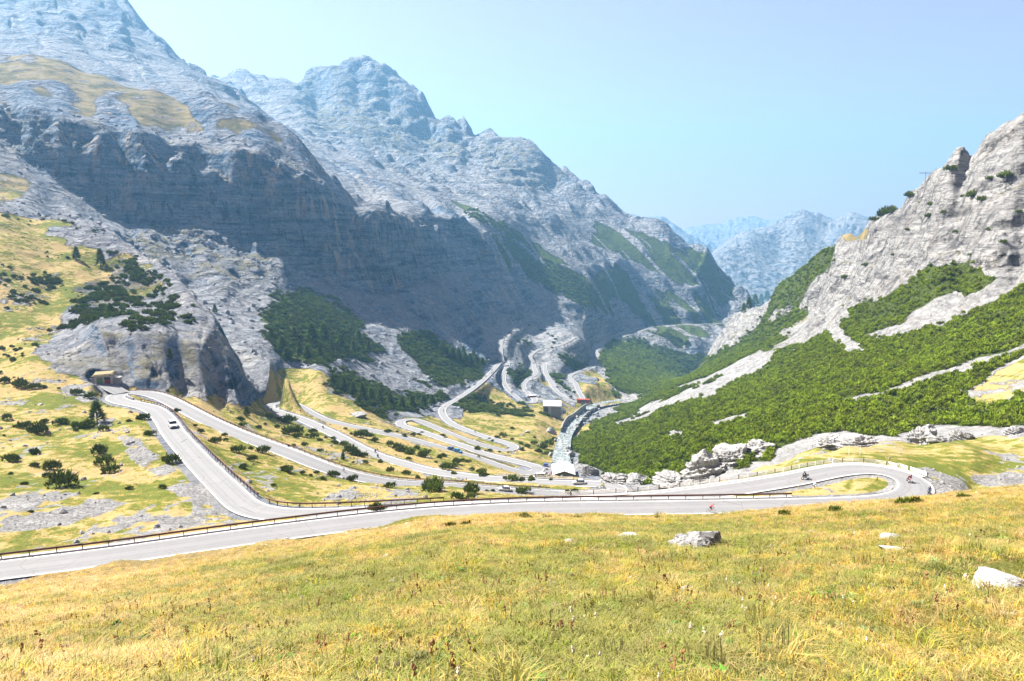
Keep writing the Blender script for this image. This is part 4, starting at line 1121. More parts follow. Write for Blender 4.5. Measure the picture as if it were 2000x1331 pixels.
def stalk(name, h, seed, head, mat):
    r = np.random.RandomState(seed); vs, fs, mi = [], [], []
    for s in range(3 if head < .03 else 1):
        a = r.rand() * 6.283; L = h * (.7 + .5 * r.rand()); q = .12 * r.rand()
        bx, by = math.cos(a) * q, math.sin(a) * q; tx, ty = bx + math.cos(a) * .15 * L, by + math.sin(a) * .15 * L
        k = len(vs); w = .004
        vs += [(bx - w, by, 0), (bx + w, by, 0), (tx + w * .6, ty, L), (tx - w * .6, ty, L)]; fs.append((k, k + 1, k + 2, k + 3)); mi.append(0)
        for j in range(9):
            hh = L * (1 - .32 * r.rand()) if head < .03 else L
            c = (tx + r.randn() * head * .6, ty + r.randn() * head * .6, hh + r.randn() * head * .4); k = len(vs); e = head * (.5 + .6 * r.rand())
            vs += [(c[0] + e, c[1], c[2]), (c[0] - e * .5, c[1] + e * .8, c[2]), (c[0] - e * .5, c[1] - e * .8, c[2]), (c[0], c[1], c[2] + e * 1.3), (c[0], c[1], c[2] - e)]
            fs += [(k, k + 1, k + 3), (k + 1, k + 2, k + 3), (k + 2, k, k + 3), (k + 1, k, k + 4), (k + 2, k + 1, k + 4), (k, k + 2, k + 4)]; mi += [1] * 6
    me = bpy.data.meshes.new(name); me.from_pydata(vs, [], fs); me.materials.append(BLADE); me.materials.append(mat); me.polygons.foreach_set('material_index', mi)
    set_attr(me, 'tip', np.full(len(vs), .6)); me.update()
    return me
tufts = [tuft('tuft', BLADE, 40, .075, .11, 1.1, .0042, 300), tuft('tuft', BLADE, 34, .10, .10, 1.3, .004, 301), tuft('tuft', BLADE, 44, .06, .14, 1.2, .0046, 302), tuft('tuft', BLADE, 16, .16, .10, .9, .0036, 303),
         tuft('tuft', BLADE, 40, .065, .13, 1.2, .005, 304), tuft('tuft', BLADE, 40, .08, .12, 1.4, .0044, 305)]
def meadow_points(y0, y1, per_m2, seed, side=.84):
    r = np.random.RandomState(seed)
    n = int(per_m2 * side * (y1 * y1 - y0 * y0))
    y = np.sqrt(y0 * y0 + r.rand(n) * (y1 * y1 - y0 * y0)); x = (r.rand(n) * 2 - 1) * side * y
    z = np.where((y < 8.0) | (np.abs(x) > 1.15 * y), meadow_z(x, y) + meadow_bumps(x, y), ground(x, np.maximum(y, 8.01)))
    edge = np.interp(x / y, [-1, -.53, -.3, -.07, .3, .52, .7, 1.2], [79, 83, 94, 103, 108, 113, 117, 125])
    r_ = np.clip(np.searchsorted(YR, y), 0, NR - 1); c_ = np.clip(np.searchsorted(A1, x / y), 0, NC - 1)
    k = (y < edge) & (ROADW[r_, c_] < .25)
    bare = sstep(.22, .55, perlin(x * .55, y * .4, 210) + .45 * perlin(x * 1.7, y * 1.3, 211))
    k &= r.rand(n) > .8 * bare
    return np.stack([x, y, z], 1)[k]
pts, sc_ = [], []
for (y0, y1, dm, sc0) in ((3.0, 7, 230, .85), (7, 14, 110, 1.0), (14, 28, 42, 1.35), (28, 60, 15, 1.75), (60, 125, 6.5, 1.9)):
    q = meadow_points(y0, y1, dm, int(y1), 1.5 if y1 < 15 else 1.15 if y1 < 30 else .9); pts.append(q); sc_.append(sc0 * (.6 + .7 * nrng.rand(len(q))))
q = np.stack([nrng.uniform(-12, 12, 14000), nrng.uniform(-5, 3.2, 14000)], 1)
pts.append(np.column_stack([q, meadow_z(q[:, 0], q[:, 1]) + meadow_bumps(q[:, 0], q[:, 1])])); sc_.append(.7 + .5 * nrng.rand(len(q)))
pts, sc_ = np.concatenate(pts), np.concatenate(sc_)
gr_ = np.where(pts[:, 1] > 60, nrng.rand(len(pts)) < .75, True)
scatter('meadow_grass', pts[gr_], sc_[gr_], tufts, 8)
print('grass', len(pts))
q = np.concatenate([meadow_points(3, 14, .9, 91), meadow_points(14, 70, .16, 92)])
scatter('tall_grass', q, (.7 + .7 * nrng.rand(len(q))) * np.clip(q[:, 1] / 26, 1, 1.7), [tuft('tussock', BLADE, 60, .20, .14, 1.15, .0036, 330 + i) for i in range(3)], 14)
q = np.concatenate([meadow_points(3, 14, 14.0, 71), meadow_points(14, 40, 2.2, 72)])
q = q[perlin(q[:, 0] * .5, q[:, 1] * .5, 77) > -.05]
scatter('meadow_herbs', q, (.7 + .8 * nrng.rand(len(q))) * np.maximum(1, q[:, 1] / 26), [herb('herb', 26, .075, 400 + i) for i in range(3)], 9)
q = np.concatenate([meadow_points(3, 16, 2.2, 81), meadow_points(16, 60, .12, 82)])
scatter('meadow_flowers', q, (.7 + .6 * nrng.rand(len(q))) * np.maximum(1, q[:, 1] / 40), [stalk('seed_stalk', .20, 500, .009, BROWN), stalk('seed_stalk', .19, 501, .010, BROWN), stalk('flower_stalk', .13, 502, .011, PALEFL), stalk('seed_stalk', .28, 503, .012, BROWN), stalk('flower_stalk', .10, 504, .010, PALEFL)], 10)
# sparse grass on the verges and terraces of the valley
dens_v = np.where((grass > .45) & (Y > 78) & (Y < 330) & (wr <= .5) & (ROADW < .1) & INFR, .45 * np.minimum(1, (110 / Y)) ** 1.6, 0)
fr_ = reg.shape
dens_v[:-1, :-1] *= (reg != 0)
q = sample(dens_v, 12)
scatter('valley_grass', q, (1.6 + 1.4 * nrng.rand(len(q))) * np.maximum(1, q[:, 1] / 130) ** .6, tufts, 13)
print('valley grass', len(q))
# ---------------------------------------------------------------- single things: tags and labels
ORD = ['first', 'second', 'third', 'fourth', 'fifth', 'sixth', 'seventh', 'eighth', 'ninth', 'tenth', 'eleventh', 'twelfth', 'thirteenth', 'fourteenth', 'fifteenth', 'sixteenth', 'seventeenth', 'eighteenth', 'nineteenth', 'twentieth',
       'twenty-first', 'twenty-second', 'twenty-third', 'twenty-fourth', 'twenty-fifth', 'twenty-sixth', 'twenty-seventh', 'twenty-eighth', 'twenty-ninth', 'thirtieth', 'thirty-first', 'thirty-second', 'thirty-third', 'thirty-fourth', 'thirty-fifth', 'thirty-sixth', 'thirty-seventh', 'thirty-eighth', 'thirty-ninth', 'fortieth']
def tag(o, label, cat, group=None):
    o['label'] = label; o['category'] = cat
    if group: o['group'] = group
    return o
def thing(name, label, cat, loc=(0, 0, 0), rotz=0.0, group=None):
    o = bpy.data.objects.new(name, None); COL.objects.link(o)
    o.location = loc; o.rotation_euler = (0, 0, rotz); o.empty_display_size = .3
    return tag(o, label, cat, group)
def copy_tree(o, parent=None):
    c = o.copy(); COL.objects.link(c); c.parent = parent
    for ch in [k for k in bpy.data.objects if k.parent == o]:
        copy_tree(ch, c)
    return c
def obj_from(name, me, loc=(0, 0, 0), rotz=0.0, scale=1.0, parent=None):
    o = bpy.data.objects.new(name, me); COL.objects.link(o)
    o.location = loc; o.rotation_euler = (0, 0, rotz)
    o.scale = scale if isinstance(scale, (tuple, list)) else (scale,) * 3
    if parent is not None: o.parent = parent
    return o
def px_m(p):                       # pixels of the photograph per metre at a point
    return F / (p.y * CP - p.z * SP)

# ---------------------------------------------------------------- dwarf pines standing alone: (px, py of the foot, width in px)
BUSH_AREAS = [
 ('on the gravelly left hillside', [(12,748,26),(40,754,34),(68,760,26),(85,758,14),(149,771,26),(177,778,30),(14,820,26),(50,836,36),(76,845,38),(88,826,18),(118,828,32),(150,834,30),(172,834,36),(203,842,28),(149,842,12),(252,824,12),(282,820,26),(291,850,24),(8,852,8),
    (191,886,38),(203,910,50),(216,924,38),(202,926,12),(69,886,26),(25,902,32),(68,912,24),(98,918,42),(92,932,22),(118,951,64),(21,926,12),(46,946,14),(61,1001,12),(189,965,12),(252,956,20),(318,954,22),(338,904,40)]),
 ('on the grass above the stone letters', [(344,805,16),(380,833,11),(391,845,18),(421,866,32),(438,852,14),(441,862,14),(463,884,30),(490,878,14),(491,900,22),(474,914,22),(512,884,34),(562,921,34),(591,926,16),(618,926,14),(631,937,16),(650,930,26),(688,940,24),(762,953,30),(606,930,10),(534,950,16),(845,958,50),(846,952,20)]),
 ('below the road of the three motorcycles', [(470,821,18),(472,832,18),(506,838,16),(519,831,12),(526,819,26),(545,822,20),(562,826,32),(568,848,44),(580,856,22),(557,850,14),(610,846,22),(614,856,28),(626,862,16),(636,856,10),(650,859,16),(594,871,16),(574,872,12),(564,873,10),(672,872,30),(682,886,34),(696,890,26),(708,892,20),(624,883,14),(670,898,9),(690,905,10),(715,906,16),(762,921,20),(743,904,14),(794,928,20),(655,868,16),(816,934,14),(540,836,14),(600,852,12)]),
 ('on the slope under the blue cars', [(712,849,22),(722,853,16),(702,854,28),(686,849,10),(674,839,10),(733,862,18),(762,872,24),(776,878,26),(788,884,32),(803,888,30),(828,894,30),(840,882,10),(816,877,16),(798,899,18),(858,896,16),(866,892,14),(872,918,30),(884,914,22),(890,906,24),(902,902,16),(922,920,18),(914,904,14),(934,923,12),(944,928,26),(953,928,8),(886,926,16),(852,904,10)]),
 ('between the upper valley bends', [(790,853,14),(808,852,14),(818,850,10),(756,844,16),(866,852,12),(870,856,8),(934,879,16),(948,882,8),(958,882,14),(976,884,8),(955,858,8),(962,862,8),(824,846,8),(775,845,8)]),
 ('on the meadow near the stream', [(983,854,24),(972,856,14),(1000,838,10),(1018,868,14),(1030,874,16),(1042,868,18),(1060,876,26),(1072,872,28),(1082,862,20),(1052,884,16),(1066,888,16),(1020,880,12),(1044,856,10),(1000,860,10),(1078,884,14)]),
 ('by the white-roofed house fence', [(1002,938,28),(1038,938,18),(1020,939,16),(1108,964,16),(1124,963,18),(1076,938,10),(986,936,12)]),
 ('on the second road verge', [(918,963,44),(950,960,10),(963,960,10),(1020,963,32),(846,960,44),(890,975,36),(920,974,24),(905,978,20),(736,998,34)]),
 ('along the meadow edge', [(1027,1006,28),(1072,1008,18),(1130,1007,18),(1535,1001,32),(1631,994,34),(1765,980,40),(1790,978,36),(1886,967,22),(885,1026,22),(910,1022,14),(1275,1049,28),(1285,1008,8)]),
 ('on the pale right-hand cliff', [(1858,335,26),(1965,348,36),(1932,352,18),(1900,386,28),(1918,394,26),(1880,386,16),(1990,418,20),(1842,418,14),(1775,384,22),(1722,424,34),(1740,418,30),(1706,432,22),(1815,425,18),(1818,402,20),(1865,455,16),(1930,450,14),(1772,450,12),(1650,545,18),(1690,520,14),(1745,500,12),(1895,500,14),(1960,475,16)]),
]
bush_group = 'single dwarf pines on the grass'
made = []
for area, lst in BUSH_AREAS:
    for (px, py, w) in lst:
        dmin = 60 if 'meadow edge' in area else 95 if 'verge' in area or 'letters' in area else 8
        if 'meadow edge' in area: py += 7; dmin = 40
        p = hit(px, py, dmin)
        if p is None: continue
        wm_ = w / px_m(p)
        if p.y < 330 and wm_ < 1.0: wm_ = 1.0
        made.append((area, px, py, w, p, wm_))
def size_word(w):
    return 'tiny' if w < 13 else 'small' if w < 21 else 'medium-sized' if w < 33 else 'big'
classes = {}
for k, (area, px, py, w, p, wm_) in enumerate(made):
    classes.setdefault((area, size_word(w)), []).append((px, k))
blab = {}
for (area, sw_), lst in classes.items():
    lst.sort()
    for i, (_, k) in enumerate(lst):
        blab[k] = ('only %s dwarf pine %s' % (sw_, area)) if len(lst) == 1 else '%s dwarf pine %s, %s from the left' % (sw_, area, ORD[i])
for k, (area, px, py, w, p, wm_) in enumerate(made):
    o = obj_from('dwarf_pine', BUSH_KINDS[(k * 3) % len(BUSH_KINDS)], p - Vector((0, 0, .12)), rnd.random() * 6.28)
    s = wm_ / 1.95
    o.scale = (s, s, s * (.85 + .4 * rnd.random()))
    tag(o, blab[k], 'bush', bush_group)

# ---------------------------------------------------------------- conifers: (px, py of the foot, height in px, kind)
def conifer_parts(kind, seed):
    r = np.random.RandomState(seed)
    n = 420
    t = r.rand(n) ** .8
    rad = (1 - t) ** .85 * (.26 if kind == 'spruce' else .30)
    a = r.rand(n) * 6.283
    q = .25 + .75 * np.sqrt(r.rand(n))
    B = np.stack([np.cos(a) * rad * q * .55, np.sin(a) * rad * q * .55, .08 + t * .88], 1)
    D = np.stack([np.cos(a), np.sin(a), np.where(r.rand(n) < .6, -.15, .55) + t * .6], 1)
    cr = spindles(B, D, (.10 + rad * .62) * (.6 + .7 * r.rand(n)), .020 + .016 * r.rand(n), 'crown', PINE_DARK if kind == 'spruce' else LARCH)
    vs, fs = [], []
    for i, (z, rr) in enumerate(((-.03, .030), (.3, .020), (.7, .010), (.97, .002))):
        for j in range(6):
            vs.append((math.cos(j * 1.0472) * rr, math.sin(j * 1.0472) * rr, z))
    for i in range(3):
        for j in range(6):
            fs.append((i * 6 + j, i * 6 + (j + 1) % 6, i * 6 + 6 + (j + 1) % 6, i * 6 + 6 + j))
    tr = bpy.data.meshes.new('trunk'); tr.from_pydata(vs, [], fs); tr.materials.append(BARK); tr.update()
    return cr, tr
CON = {k: [conifer_parts(k, 600 + i + (9 if k == 'larch' else 0)) for i in range(3)] for k in ('spruce', 'larch')}
TREES = [
 ('in the thicket under the scree gully', [(552,690,34,'larch'),(610,672,40,'larch'),(633,664,34,'larch'),(560,705,26,'larch'),(585,690,24,'spruce'),(600,700,26,'larch'),(648,690,24,'spruce'),(665,680,28,'larch'),(690,690,26,'spruce'),(575,660,22,'spruce'),(530,660,20,'spruce'),(700,665,22,'larch'),(720,690,24,'spruce'),(625,700,24,'spruce')]),
 ('in the dark valley wood', [(650,752,22,'spruce'),(672,762,26,'spruce'),(690,770,26,'spruce'),(708,776,28,'spruce'),(725,782,26,'larch'),(742,788,28,'spruce'),(762,792,26,'spruce'),(785,800,26,'spruce'),(806,800,28,'spruce'),(828,796,26,'spruce'),(844,792,22,'larch'),(700,790,18,'larch')]),
 ('on the sunny rib beside the old road', [(872,694,20,'larch'),(884,700,22,'larch'),(896,704,24,'larch'),(908,708,22,'larch'),(918,712,22,'larch'),(930,714,20,'larch'),(942,716,18,'larch'),(862,686,18,'larch'),(905,692,16,'larch'),(925,700,16,'larch')]),
 ('on the grassy left hill', [(197,520,34,'spruce'),(150,508,26,'spruce'),(216,618,26,'larch'),(420,612,18,'spruce'),(190,826,44,'larch'),(332,700,20,'spruce')]),
 ('beside the third road', [(482,814,20,'larch'),(670,898,16,'spruce')]),
 ('on the crag beyond the white slope', [(1462,604,24,'spruce'),(1474,600,26,'larch'),(1486,596,22,'spruce'),(1498,590,22,'larch'),(1452,612,20,'spruce')]),
]
kk = 0
for area, lst in TREES:
    for sp in ('larch', 'spruce'):
        L = sorted([t for t in lst if t[3] == sp])
        for i, (px, py, h, k) in enumerate(L):
            p = hit(px, py, 380 if 'crag' in area else 8)
            if p is None: continue
            hm = h / px_m(p)
            nm = 'pale green larch' if sp == 'larch' else 'dark green spruce'
            lab = ('only %s %s' % (nm, area)) if len(L) == 1 else '%s %s, %s from left' % (nm, area, ORD[i])
            t = thing('conifer_tree', lab, 'tree', p, rnd.random() * 6.28, 'conifers on the slopes')
            cr, tr = CON[sp][kk % 3]; kk += 1
            for nm2, me in (('crown', cr), ('trunk', tr)):
                c = obj_from(nm2, me, parent=t)
                c.scale = (hm * (1.15 if sp == 'larch' else 1.0),) * 2 + (hm,)

# ---------------------------------------------------------------- rocks
def rock_material(name, lo, hi, dark):
    M = Mat(name)
    tc = M.t.nodes.new('ShaderNodeTexCoord').outputs['Object']
    n = M.noise(tc, 3.0, 6, .65); f = M.noise(tc, 14, 5, .7, .5)
    c = M.mix(M.ramp(n, [(.35, 0.0), (.65, 1.0)]), lo, hi)
    c = M.mix(M.math('MULTIPLY', M.ramp(f, [(.36, 1.0), (.46, 0.0)]), .75), c, dark)
    h = M.math('ADD', M.math('MULTIPLY', n, .6), M.math('MULTIPLY', f, .4))
    return M.bsdf(c, .9, M.bump(h, .12, .9), .15)
PALE_ROCK = rock_material('pale_limestone', (.17, .168, .163), (.36, .352, .34), (.05, .05, .05))
WHITE_ROCK = rock_material('white_limestone', (.42, .415, .40), (.60, .59, .575), (.2, .2, .19))
def rock_mesh(name, seed, mat, rough=.10, planes=13, sub=4, flat=1.0):
    r = np.random.RandomState(seed)
    bm = bmesh.new(); bmesh.ops.create_icosphere(bm, subdivisions=sub, radius=1)
    V = np.array([v.co[:] for v in bm.verts])
    N_ = r.randn(planes, 3); N_ /= np.linalg.norm(N_, axis=1, keepdims=True); D_ = .55 + .45 * r.rand(planes)
    dots = V @ N_.T
    rad = np.min(np.where(dots > .05, D_[None] / np.maximum(dots, .05), 9), axis=1)
    rad = np.minimum(rad, 1.25)
    for lam, am in ((.9, 1.0), (.4, .6), (.18, .4), (.08, .25)):
        rad = rad + rough * am * (1 - 2 * np.abs(perlin(V[:, 0] / lam + V[:, 2] * 1.7 / lam, V[:, 1] / lam - V[:, 2] * .9 / lam, seed % 90)))
    P2 = V * rad[:, None] * np.array([1, 1, flat])
    for v, c in zip(bm.verts, P2): v.co = c
    me = bpy.data.meshes.new(name); bm.to_mesh(me); bm.free(); me.materials.append(mat)
    me.polygons.foreach_set('use_smooth', [rough < .07] * len(me.polygons)); me.update()
    return me
STONES = [  # px, py of the middle, w, h, words
 (1372, 1054, 98, 46, 'big pale boulder with a dark shaded flank in the dry meadow', 1), (1228, 1047, 46, 10, 'flat grey-white rock slab low in the grass, uphill of the big boulder', 0), (1114, 1058, 26, 11, 'small pale rock alone in the middle of the meadow below the road', 0),
 (1746, 1050, 46, 20, 'rounded white rock above a long low white slab', 0), (1759, 1077, 68, 14, 'long low white rock slab just below a rounded white rock', 0), (1968, 1136, 122, 56, 'large smooth white rock slab at the meadow edge of the picture', 0),
 (1386, 1125, 26, 13, 'white stone in the grass below the big boulder', 0), (1345, 1152, 28, 11, 'flat pale stone between two smaller white stones', 0), (1265, 1151, 16, 13, 'pointed white stone beside a flat pale stone', 0), (1278, 1185, 14, 8, 'small grey stone with a pale top in green grass', 0),
 (1417, 1217, 20, 13, 'three-cornered white stone alone in yellow grass', 0), (1753, 1251, 40, 19, 'bright white stone with a broken edge, lowest on the right', 0), (1648, 1311, 30, 18, 'slanting white stone at the bottom of the meadow', 0), (730, 1067, 14, 6, 'tiny white stone near the road on the meadow brow', 0),
 (755, 1088, 20, 9, 'white stone below the meadow brow', 0), (1589, 1041, 22, 6, 'flat pale stone sunk in golden grass', 0), (1486, 1208, 13, 6, 'small pinkish-white stone on bare soil', 0), (1664, 1037, 14, 5, 'small low stone beside the golden grass band', 0)]
for i, (px, py, w, h, lab, kind) in enumerate(STONES):
    p = hit(px, py + h * .30)
    k = 1 / px_m(p)
    o = obj_from('boulder' if kind else 'rock', rock_mesh('rock', 700 + i, PALE_ROCK if kind else WHITE_ROCK, .10 if kind else .05, 15, 5 if w > 60 else 4), p + Vector((0, .12 * w * k, 0)), rnd.random() * 3)
    o.scale = (w * k * .50, w * k * .42, h * k * .62)
    if kind == 0: o.rotation_euler = (R(-12), R(rnd.uniform(-6, 6)), 0)
    tag(o, lab, 'rock' if not kind else 'boulder', 'pale rocks lying in the meadow')
VALLEY_ROCKS = [(1075, 839, 22, 20, 'big white boulder on the grass beside the stream wall'), (1030, 843, 12, 7, 'dark-sided boulder left of the big white boulder'), (1021, 849, 9, 7, 'small boulder below the dark-sided boulder near the stream'), (1058, 866, 12, 7, 'white rock among the bushes above the stream'),
 (700, 808, 34, 12, 'dark rock outcrop on the green slope above the fourth road'), (78, 790, 10, 5, 'small pale rock on the upper hillside'), (233, 826, 8, 5, 'dark stone beside the gravel track'), (870, 1016, 10, 5, 'dark stone on the kerb under the long rail')]
for i, (px, py, w, h, lab) in enumerate(VALLEY_ROCKS):
    p = hit(px, py + h * .35); k = 1 / px_m(p)
    o = obj_from('boulder', rock_mesh('rock', 740 + i, PALE_ROCK, .12, 14, 3), p, rnd.random() * 3)
    o.scale = (w * k * .5, w * k * .45, h * k * .62); tag(o, lab, 'boulder', 'boulders in the valley')
CRAGS = [(1395, 905, 66, 60, 'steep pale crag with a dark cleft under the dwarf pines'), (1442, 888, 60, 46, 'grey-white crag between the cleft crag and the bushes behind the fence'), (1496, 872, 64, 34, 'low broken crag topped by dwarf pines behind the fence'), (1636, 862, 48, 34, 'blocky pale crag behind the bend of the fence'), (1690, 864, 52, 26, 'sloping white crag beside the blocky pale crag'),
 (1812, 846, 44, 44, 'tall bright rock standing in the dwarf pines above the grassy knoll'), (1846, 858, 30, 22, 'grey crag between two bright rocks above the knoll'), (1884, 850, 30, 24, 'bright rock at the end of the crag row above the knoll'), (1990, 842, 26, 18, 'pale rock at the edge of the picture above the knoll'),
 (1200, 934, 40, 22, 'low pinkish crag above the paved bend of the white car'), (1150, 915, 22, 34, 'pale crag on the stream bank behind the white-roofed house'), (1255, 944, 44, 18, 'pale broken rock band under the big pine slope'), (1320, 940, 50, 20, 'grey rock band between the pine slope and the fence')]
for i, (px, py, w, h, lab) in enumerate(CRAGS):
    p = hit(px, min(py + h * .42, 946 if px < 1350 else 999), 190); k = 1 / px_m(p)
    o = obj_from('rock_crag', rock_mesh('crag', 760 + i, PALE_ROCK, .24, 10, 5), p + Vector((0, w * k * .38, -h * k * .10)), rnd.random() * 3)
    o.scale = (w * k * .62, w * k * .5, h * k * .55); tag(o, lab, 'rock', 'pale crags at the foot of the pine slope')
q = np.concatenate([meadow_points(4, 20, .10, 95), meadow_points(20, 100, .012, 96)])
scatter('meadow_pebbles', q, .025 + .07 * nrng.rand(len(q)) ** 2 * np.maximum(1, q[:, 1] / 20), [rock_mesh('pebble', 840 + i, WHITE_ROCK, .06, 10, 2, .6) for i in range(4)], 25)
# loose blocks on screes and banks: nobody could count these
blocks = [rock_mesh('block', 800 + i, PALE_ROCK, .10, 9, 2) for i in range(5)]
dl = np.where(INFR & (Y < 420) & (Y > 90), .010, 0) * (1 + 5 * (gravel > .3)) * (ROADW < .1)
dl[:-1, :-1] *= (reg != 0)
q = sample(dl, 21)
scatter('loose_stones_rubble', q, .12 + .5 * nrng.rand(len(q)) ** 3, blocks, 22)
dl = np.where(INFR & (Y >= 420) & (Y < 1000) & (rock > .6) & (slope < 1.1) & (wr < .5), .006, 0)
q = sample(dl, 23)
GREY_ROCK = rock_material('grey_rock', (.13, .14, .16), (.30, .305, .32), (.05, .06, .07))
scatter('scree_rubble', q, .5 + 2.2 * nrng.rand(len(q)) ** 3, [rock_mesh('block', 820 + i, GREY_ROCK, .10, 9, 2) for i in range(5)], 24)
# ---------------------------------------------------------------- rails, fences, walls along the road
RUST = plain('rust_brown_rail', (.105, .045, .030), .75, .25, .0, .35, 3)
POSTM = plain('brown_post', (.060, .035, .026), .8, .2, 0, .3, 5)
WOODW = plain('white_painted_wood', (.74, .72, .68), .8, .2, 0, .1, 4)
DARKW = plain('dark_wood', (.075, .055, .042), .85, .15, 0, .3, 5)
def nearest_index(P, q):
    return min(range(len(P)), key=lambda i: (P[i] - q).length_squared)
def road_index(px, py, lo=0, hi=None):
    """index of the road point that shows closest to a pixel, searched between two bends"""
    hi = hi or len(PASS)
    best = min(range(lo, hi), key=lambda i: (pix(*PASS[i])[0] - px) ** 2 + (pix(*PASS[i])[1] - py) ** 2)
    return best
I_HAIR1 = road_index(1792, 955); I_TURN = road_index(480, 990); I_HAIR2 = road_index(224, 777); I_HAIR3 = road_index(1212, 955, I_HAIR2)
I_HAIR4 = road_index(524, 796, I_HAIR3); I_HAIR5 = road_index(1052, 914, I_HAIR4); I_HAIR6 = road_index(782, 829, I_HAIR5); I_HAIR7 = road_index(1004, 872, I_HAIR6)
I_WALL0 = road_index(894, 779, I_HAIR7); I_HAIR8 = road_index(988, 706, I_HAIR7)
BENDS = [0, I_HAIR1, I_HAIR2, I_HAIR3, I_HAIR4, I_HAIR5, I_HAIR6, I_HAIR7, I_HAIR8]

def offset_path(P, off, dz=0.0):
    return [Vector((p.x, p.y, p.z + dz)) + s * off for (p, t, s) in frames(P)]
def arc_points(P, step):
    out = []; acc = 0.0; nxt = 0.0
    for a, b in zip(P[:-1], P[1:]):
        L = (b - a).length
        while nxt <= acc + L + 1e-9:
            u = (nxt - acc) / L if L else 0
            out.append((a.lerp(b, u), (b - a).normalized())); nxt += step
        acc += L
    return out
def tube_mesh(name, P, rx, rz, mat, sides=8):
    vs, fs = [], []
    for (p, t, s) in frames(P):
        for k in range(sides):
            a = 2 * math.pi * k / sides
            q = p + s * (math.cos(a) * rx) + Vector((0, 0, math.sin(a) * rz)); vs.append(tuple(q))
    for i in range(len(P) - 1):
        for k in range(sides):
            fs.append((i * sides + k, i * sides + (k + 1) % sides, (i + 1) * sides + (k + 1) % sides, (i + 1) * sides + k))
    fs += [tuple(range(sides))[::-1], tuple((len(P) - 1) * sides + k for k in range(sides))]
    me = bpy.data.meshes.new(name); me.from_pydata(vs, [], fs); me.materials.append(mat)
    me.polygons.foreach_set('use_smooth', [len(f) == 4 for f in fs]); me.update()
    return me
def box_mesh(name, sx, sy, z0, z1, mat, bev=.012):
    bm = bmesh.new(); bmesh.ops.create_cube(bm, size=1)
    for v in bm.verts: v.co = Vector((v.co.x * sx, v.co.y * sy, z0 + (v.co.z + .5) * (z1 - z0)))
    if bev: bmesh.ops.bevel(bm, geom=bm.edges[:], offset=bev, segments=1, affect='EDGES')
    me = bpy.data.meshes.new(name); bm.to_mesh(me); bm.free(); me.materials.append(mat)
    return me
def local(P, o):
    return [p - o for p in P]
def guardrail(label, P, off, step, hrail=.72, rr=.17, post_h=.92, mat=RUST, group=None, two=False, face=1):
    Q = offset_path(P, off)
    root = Q[0].copy()
    t = thing('guardrail', label, 'guardrail', root, 0, group)
    obj_from('rail', tube_mesh('rail', local([q + Vector((0, 0, hrail)) for q in Q], root), rr * .75, rr, mat), parent=t)
    if two:
        obj_from('rail', tube_mesh('rail', local([q + Vector((0, 0, hrail * .5)) for q in Q], root), rr * .6, rr * .7, mat), parent=t)
    pm = box_mesh('post', .11, .13, -.5, post_h, POSTM)
    for (q, d) in arc_points(Q, step):
        a = math.atan2(d.y, d.x)
        n = Vector((d.y, -d.x, 0)).normalized() * face
        obj_from('post', pm, q - root - n * .17, a, parent=t)
    return t
side_far_1 = -1   # along the first road the valley lies to the left of travel
seg = lambda a, b: PASS[a:b + 1]
i150 = road_index(152, 1095, 0, I_HAIR1); i160 = road_index(160, 1094, 0, I_HAIR1); i1555 = road_index(1560, 986, 0, I_HAIR1)
K0 = -PHW - .62
guardrail('dark brown rail along the first road, short length before the gap at the picture edge', seg(0, i150), K0 + .05, 3.3, face=-1)
guardrail('long rust brown rail along the first road with shadows on the white kerb', seg(i160, i1555), K0 + .05, 3.3, face=-1)
prism('road_kerb', seg(0, i1555), -PHW - 1.0, -PHW - .02, -1.2, .13, CONCRETE)
# other rails, read off their place beside the road
ia, ib = road_index(250, 783, 0, I_HAIR2), road_index(470, 975, 0, I_HAIR2)
guardrail('brown rail on the inner side of the descending road beside the white pickup car', seg(ib, ia), PHW + .75, 2.6, face=1)
ia, ib = road_index(500, 1000, 0, I_TURN), road_index(860, 993, I_HAIR1, I_TURN)
guardrail('dark rail with a curve at its end under the stone letters', seg(ib, I_TURN), PHW + .8, 2.6, face=1)
ia, ib = road_index(262, 767, I_HAIR2, I_HAIR3), road_index(1085, 964, I_HAIR2, I_HAIR3)
guardrail('long brown double rail along the lower edge of the third road leg', seg(ia, ib), -PHW - .5, 2.6, two=True, rr=.13, face=-1)
prism('road_kerb', seg(ia, ib), -PHW - .8, -PHW - .02, -1.0, .10, CONCRETE)

def fence(label, P, off, step, h=1.0, alt=True, group=None, white=True):
    Q = offset_path(P, off); root = Q[0].copy()
    t = thing('fence', label, 'fence', root, 0, group)
    A = arc_points(Q, step)
    pm_d = box_mesh('post', .12, .12, -.4, h + .08, DARKW); pm_w = box_mesh('post', .12, .12, -.4, h + .05, WOODW)
    for i, (q, d) in enumerate(A):
        if i < 90:
            obj_from('post', pm_d if (i % 2 == 0 or not white) else pm_w, q - root, math.atan2(d.y, d.x), parent=t)
    for i in range(len(A) - 1):
        if i >= 90: break
        (a, d), (b, _) = A[i], A[i + 1]
        m = WOODW if white and (not alt or i % 2 == 0 or i % 2 == 1) else DARKW
        L = (b - a).length
        bm = bmesh.new()
        for z in (.30, .62, .92):
            r_ = bmesh.ops.create_cube(bm, size=1)
            for v in r_['verts']: v.co = Vector((v.co.x * (L - .26), v.co.y * .05, h * z + v.co.z * .13))
        me = bpy.data.meshes.new('rail_panel'); bm.to_mesh(me); bm.free(); me.materials.append(m)
        o = obj_from('rail_panel', me, (a + b) / 2 - root, parent=t)
        o.rotation_euler = (0, -math.atan2(b.z - a.z, math.hypot(b.x - a.x, b.y - a.y)), math.atan2(d.y, d.x))
    return t
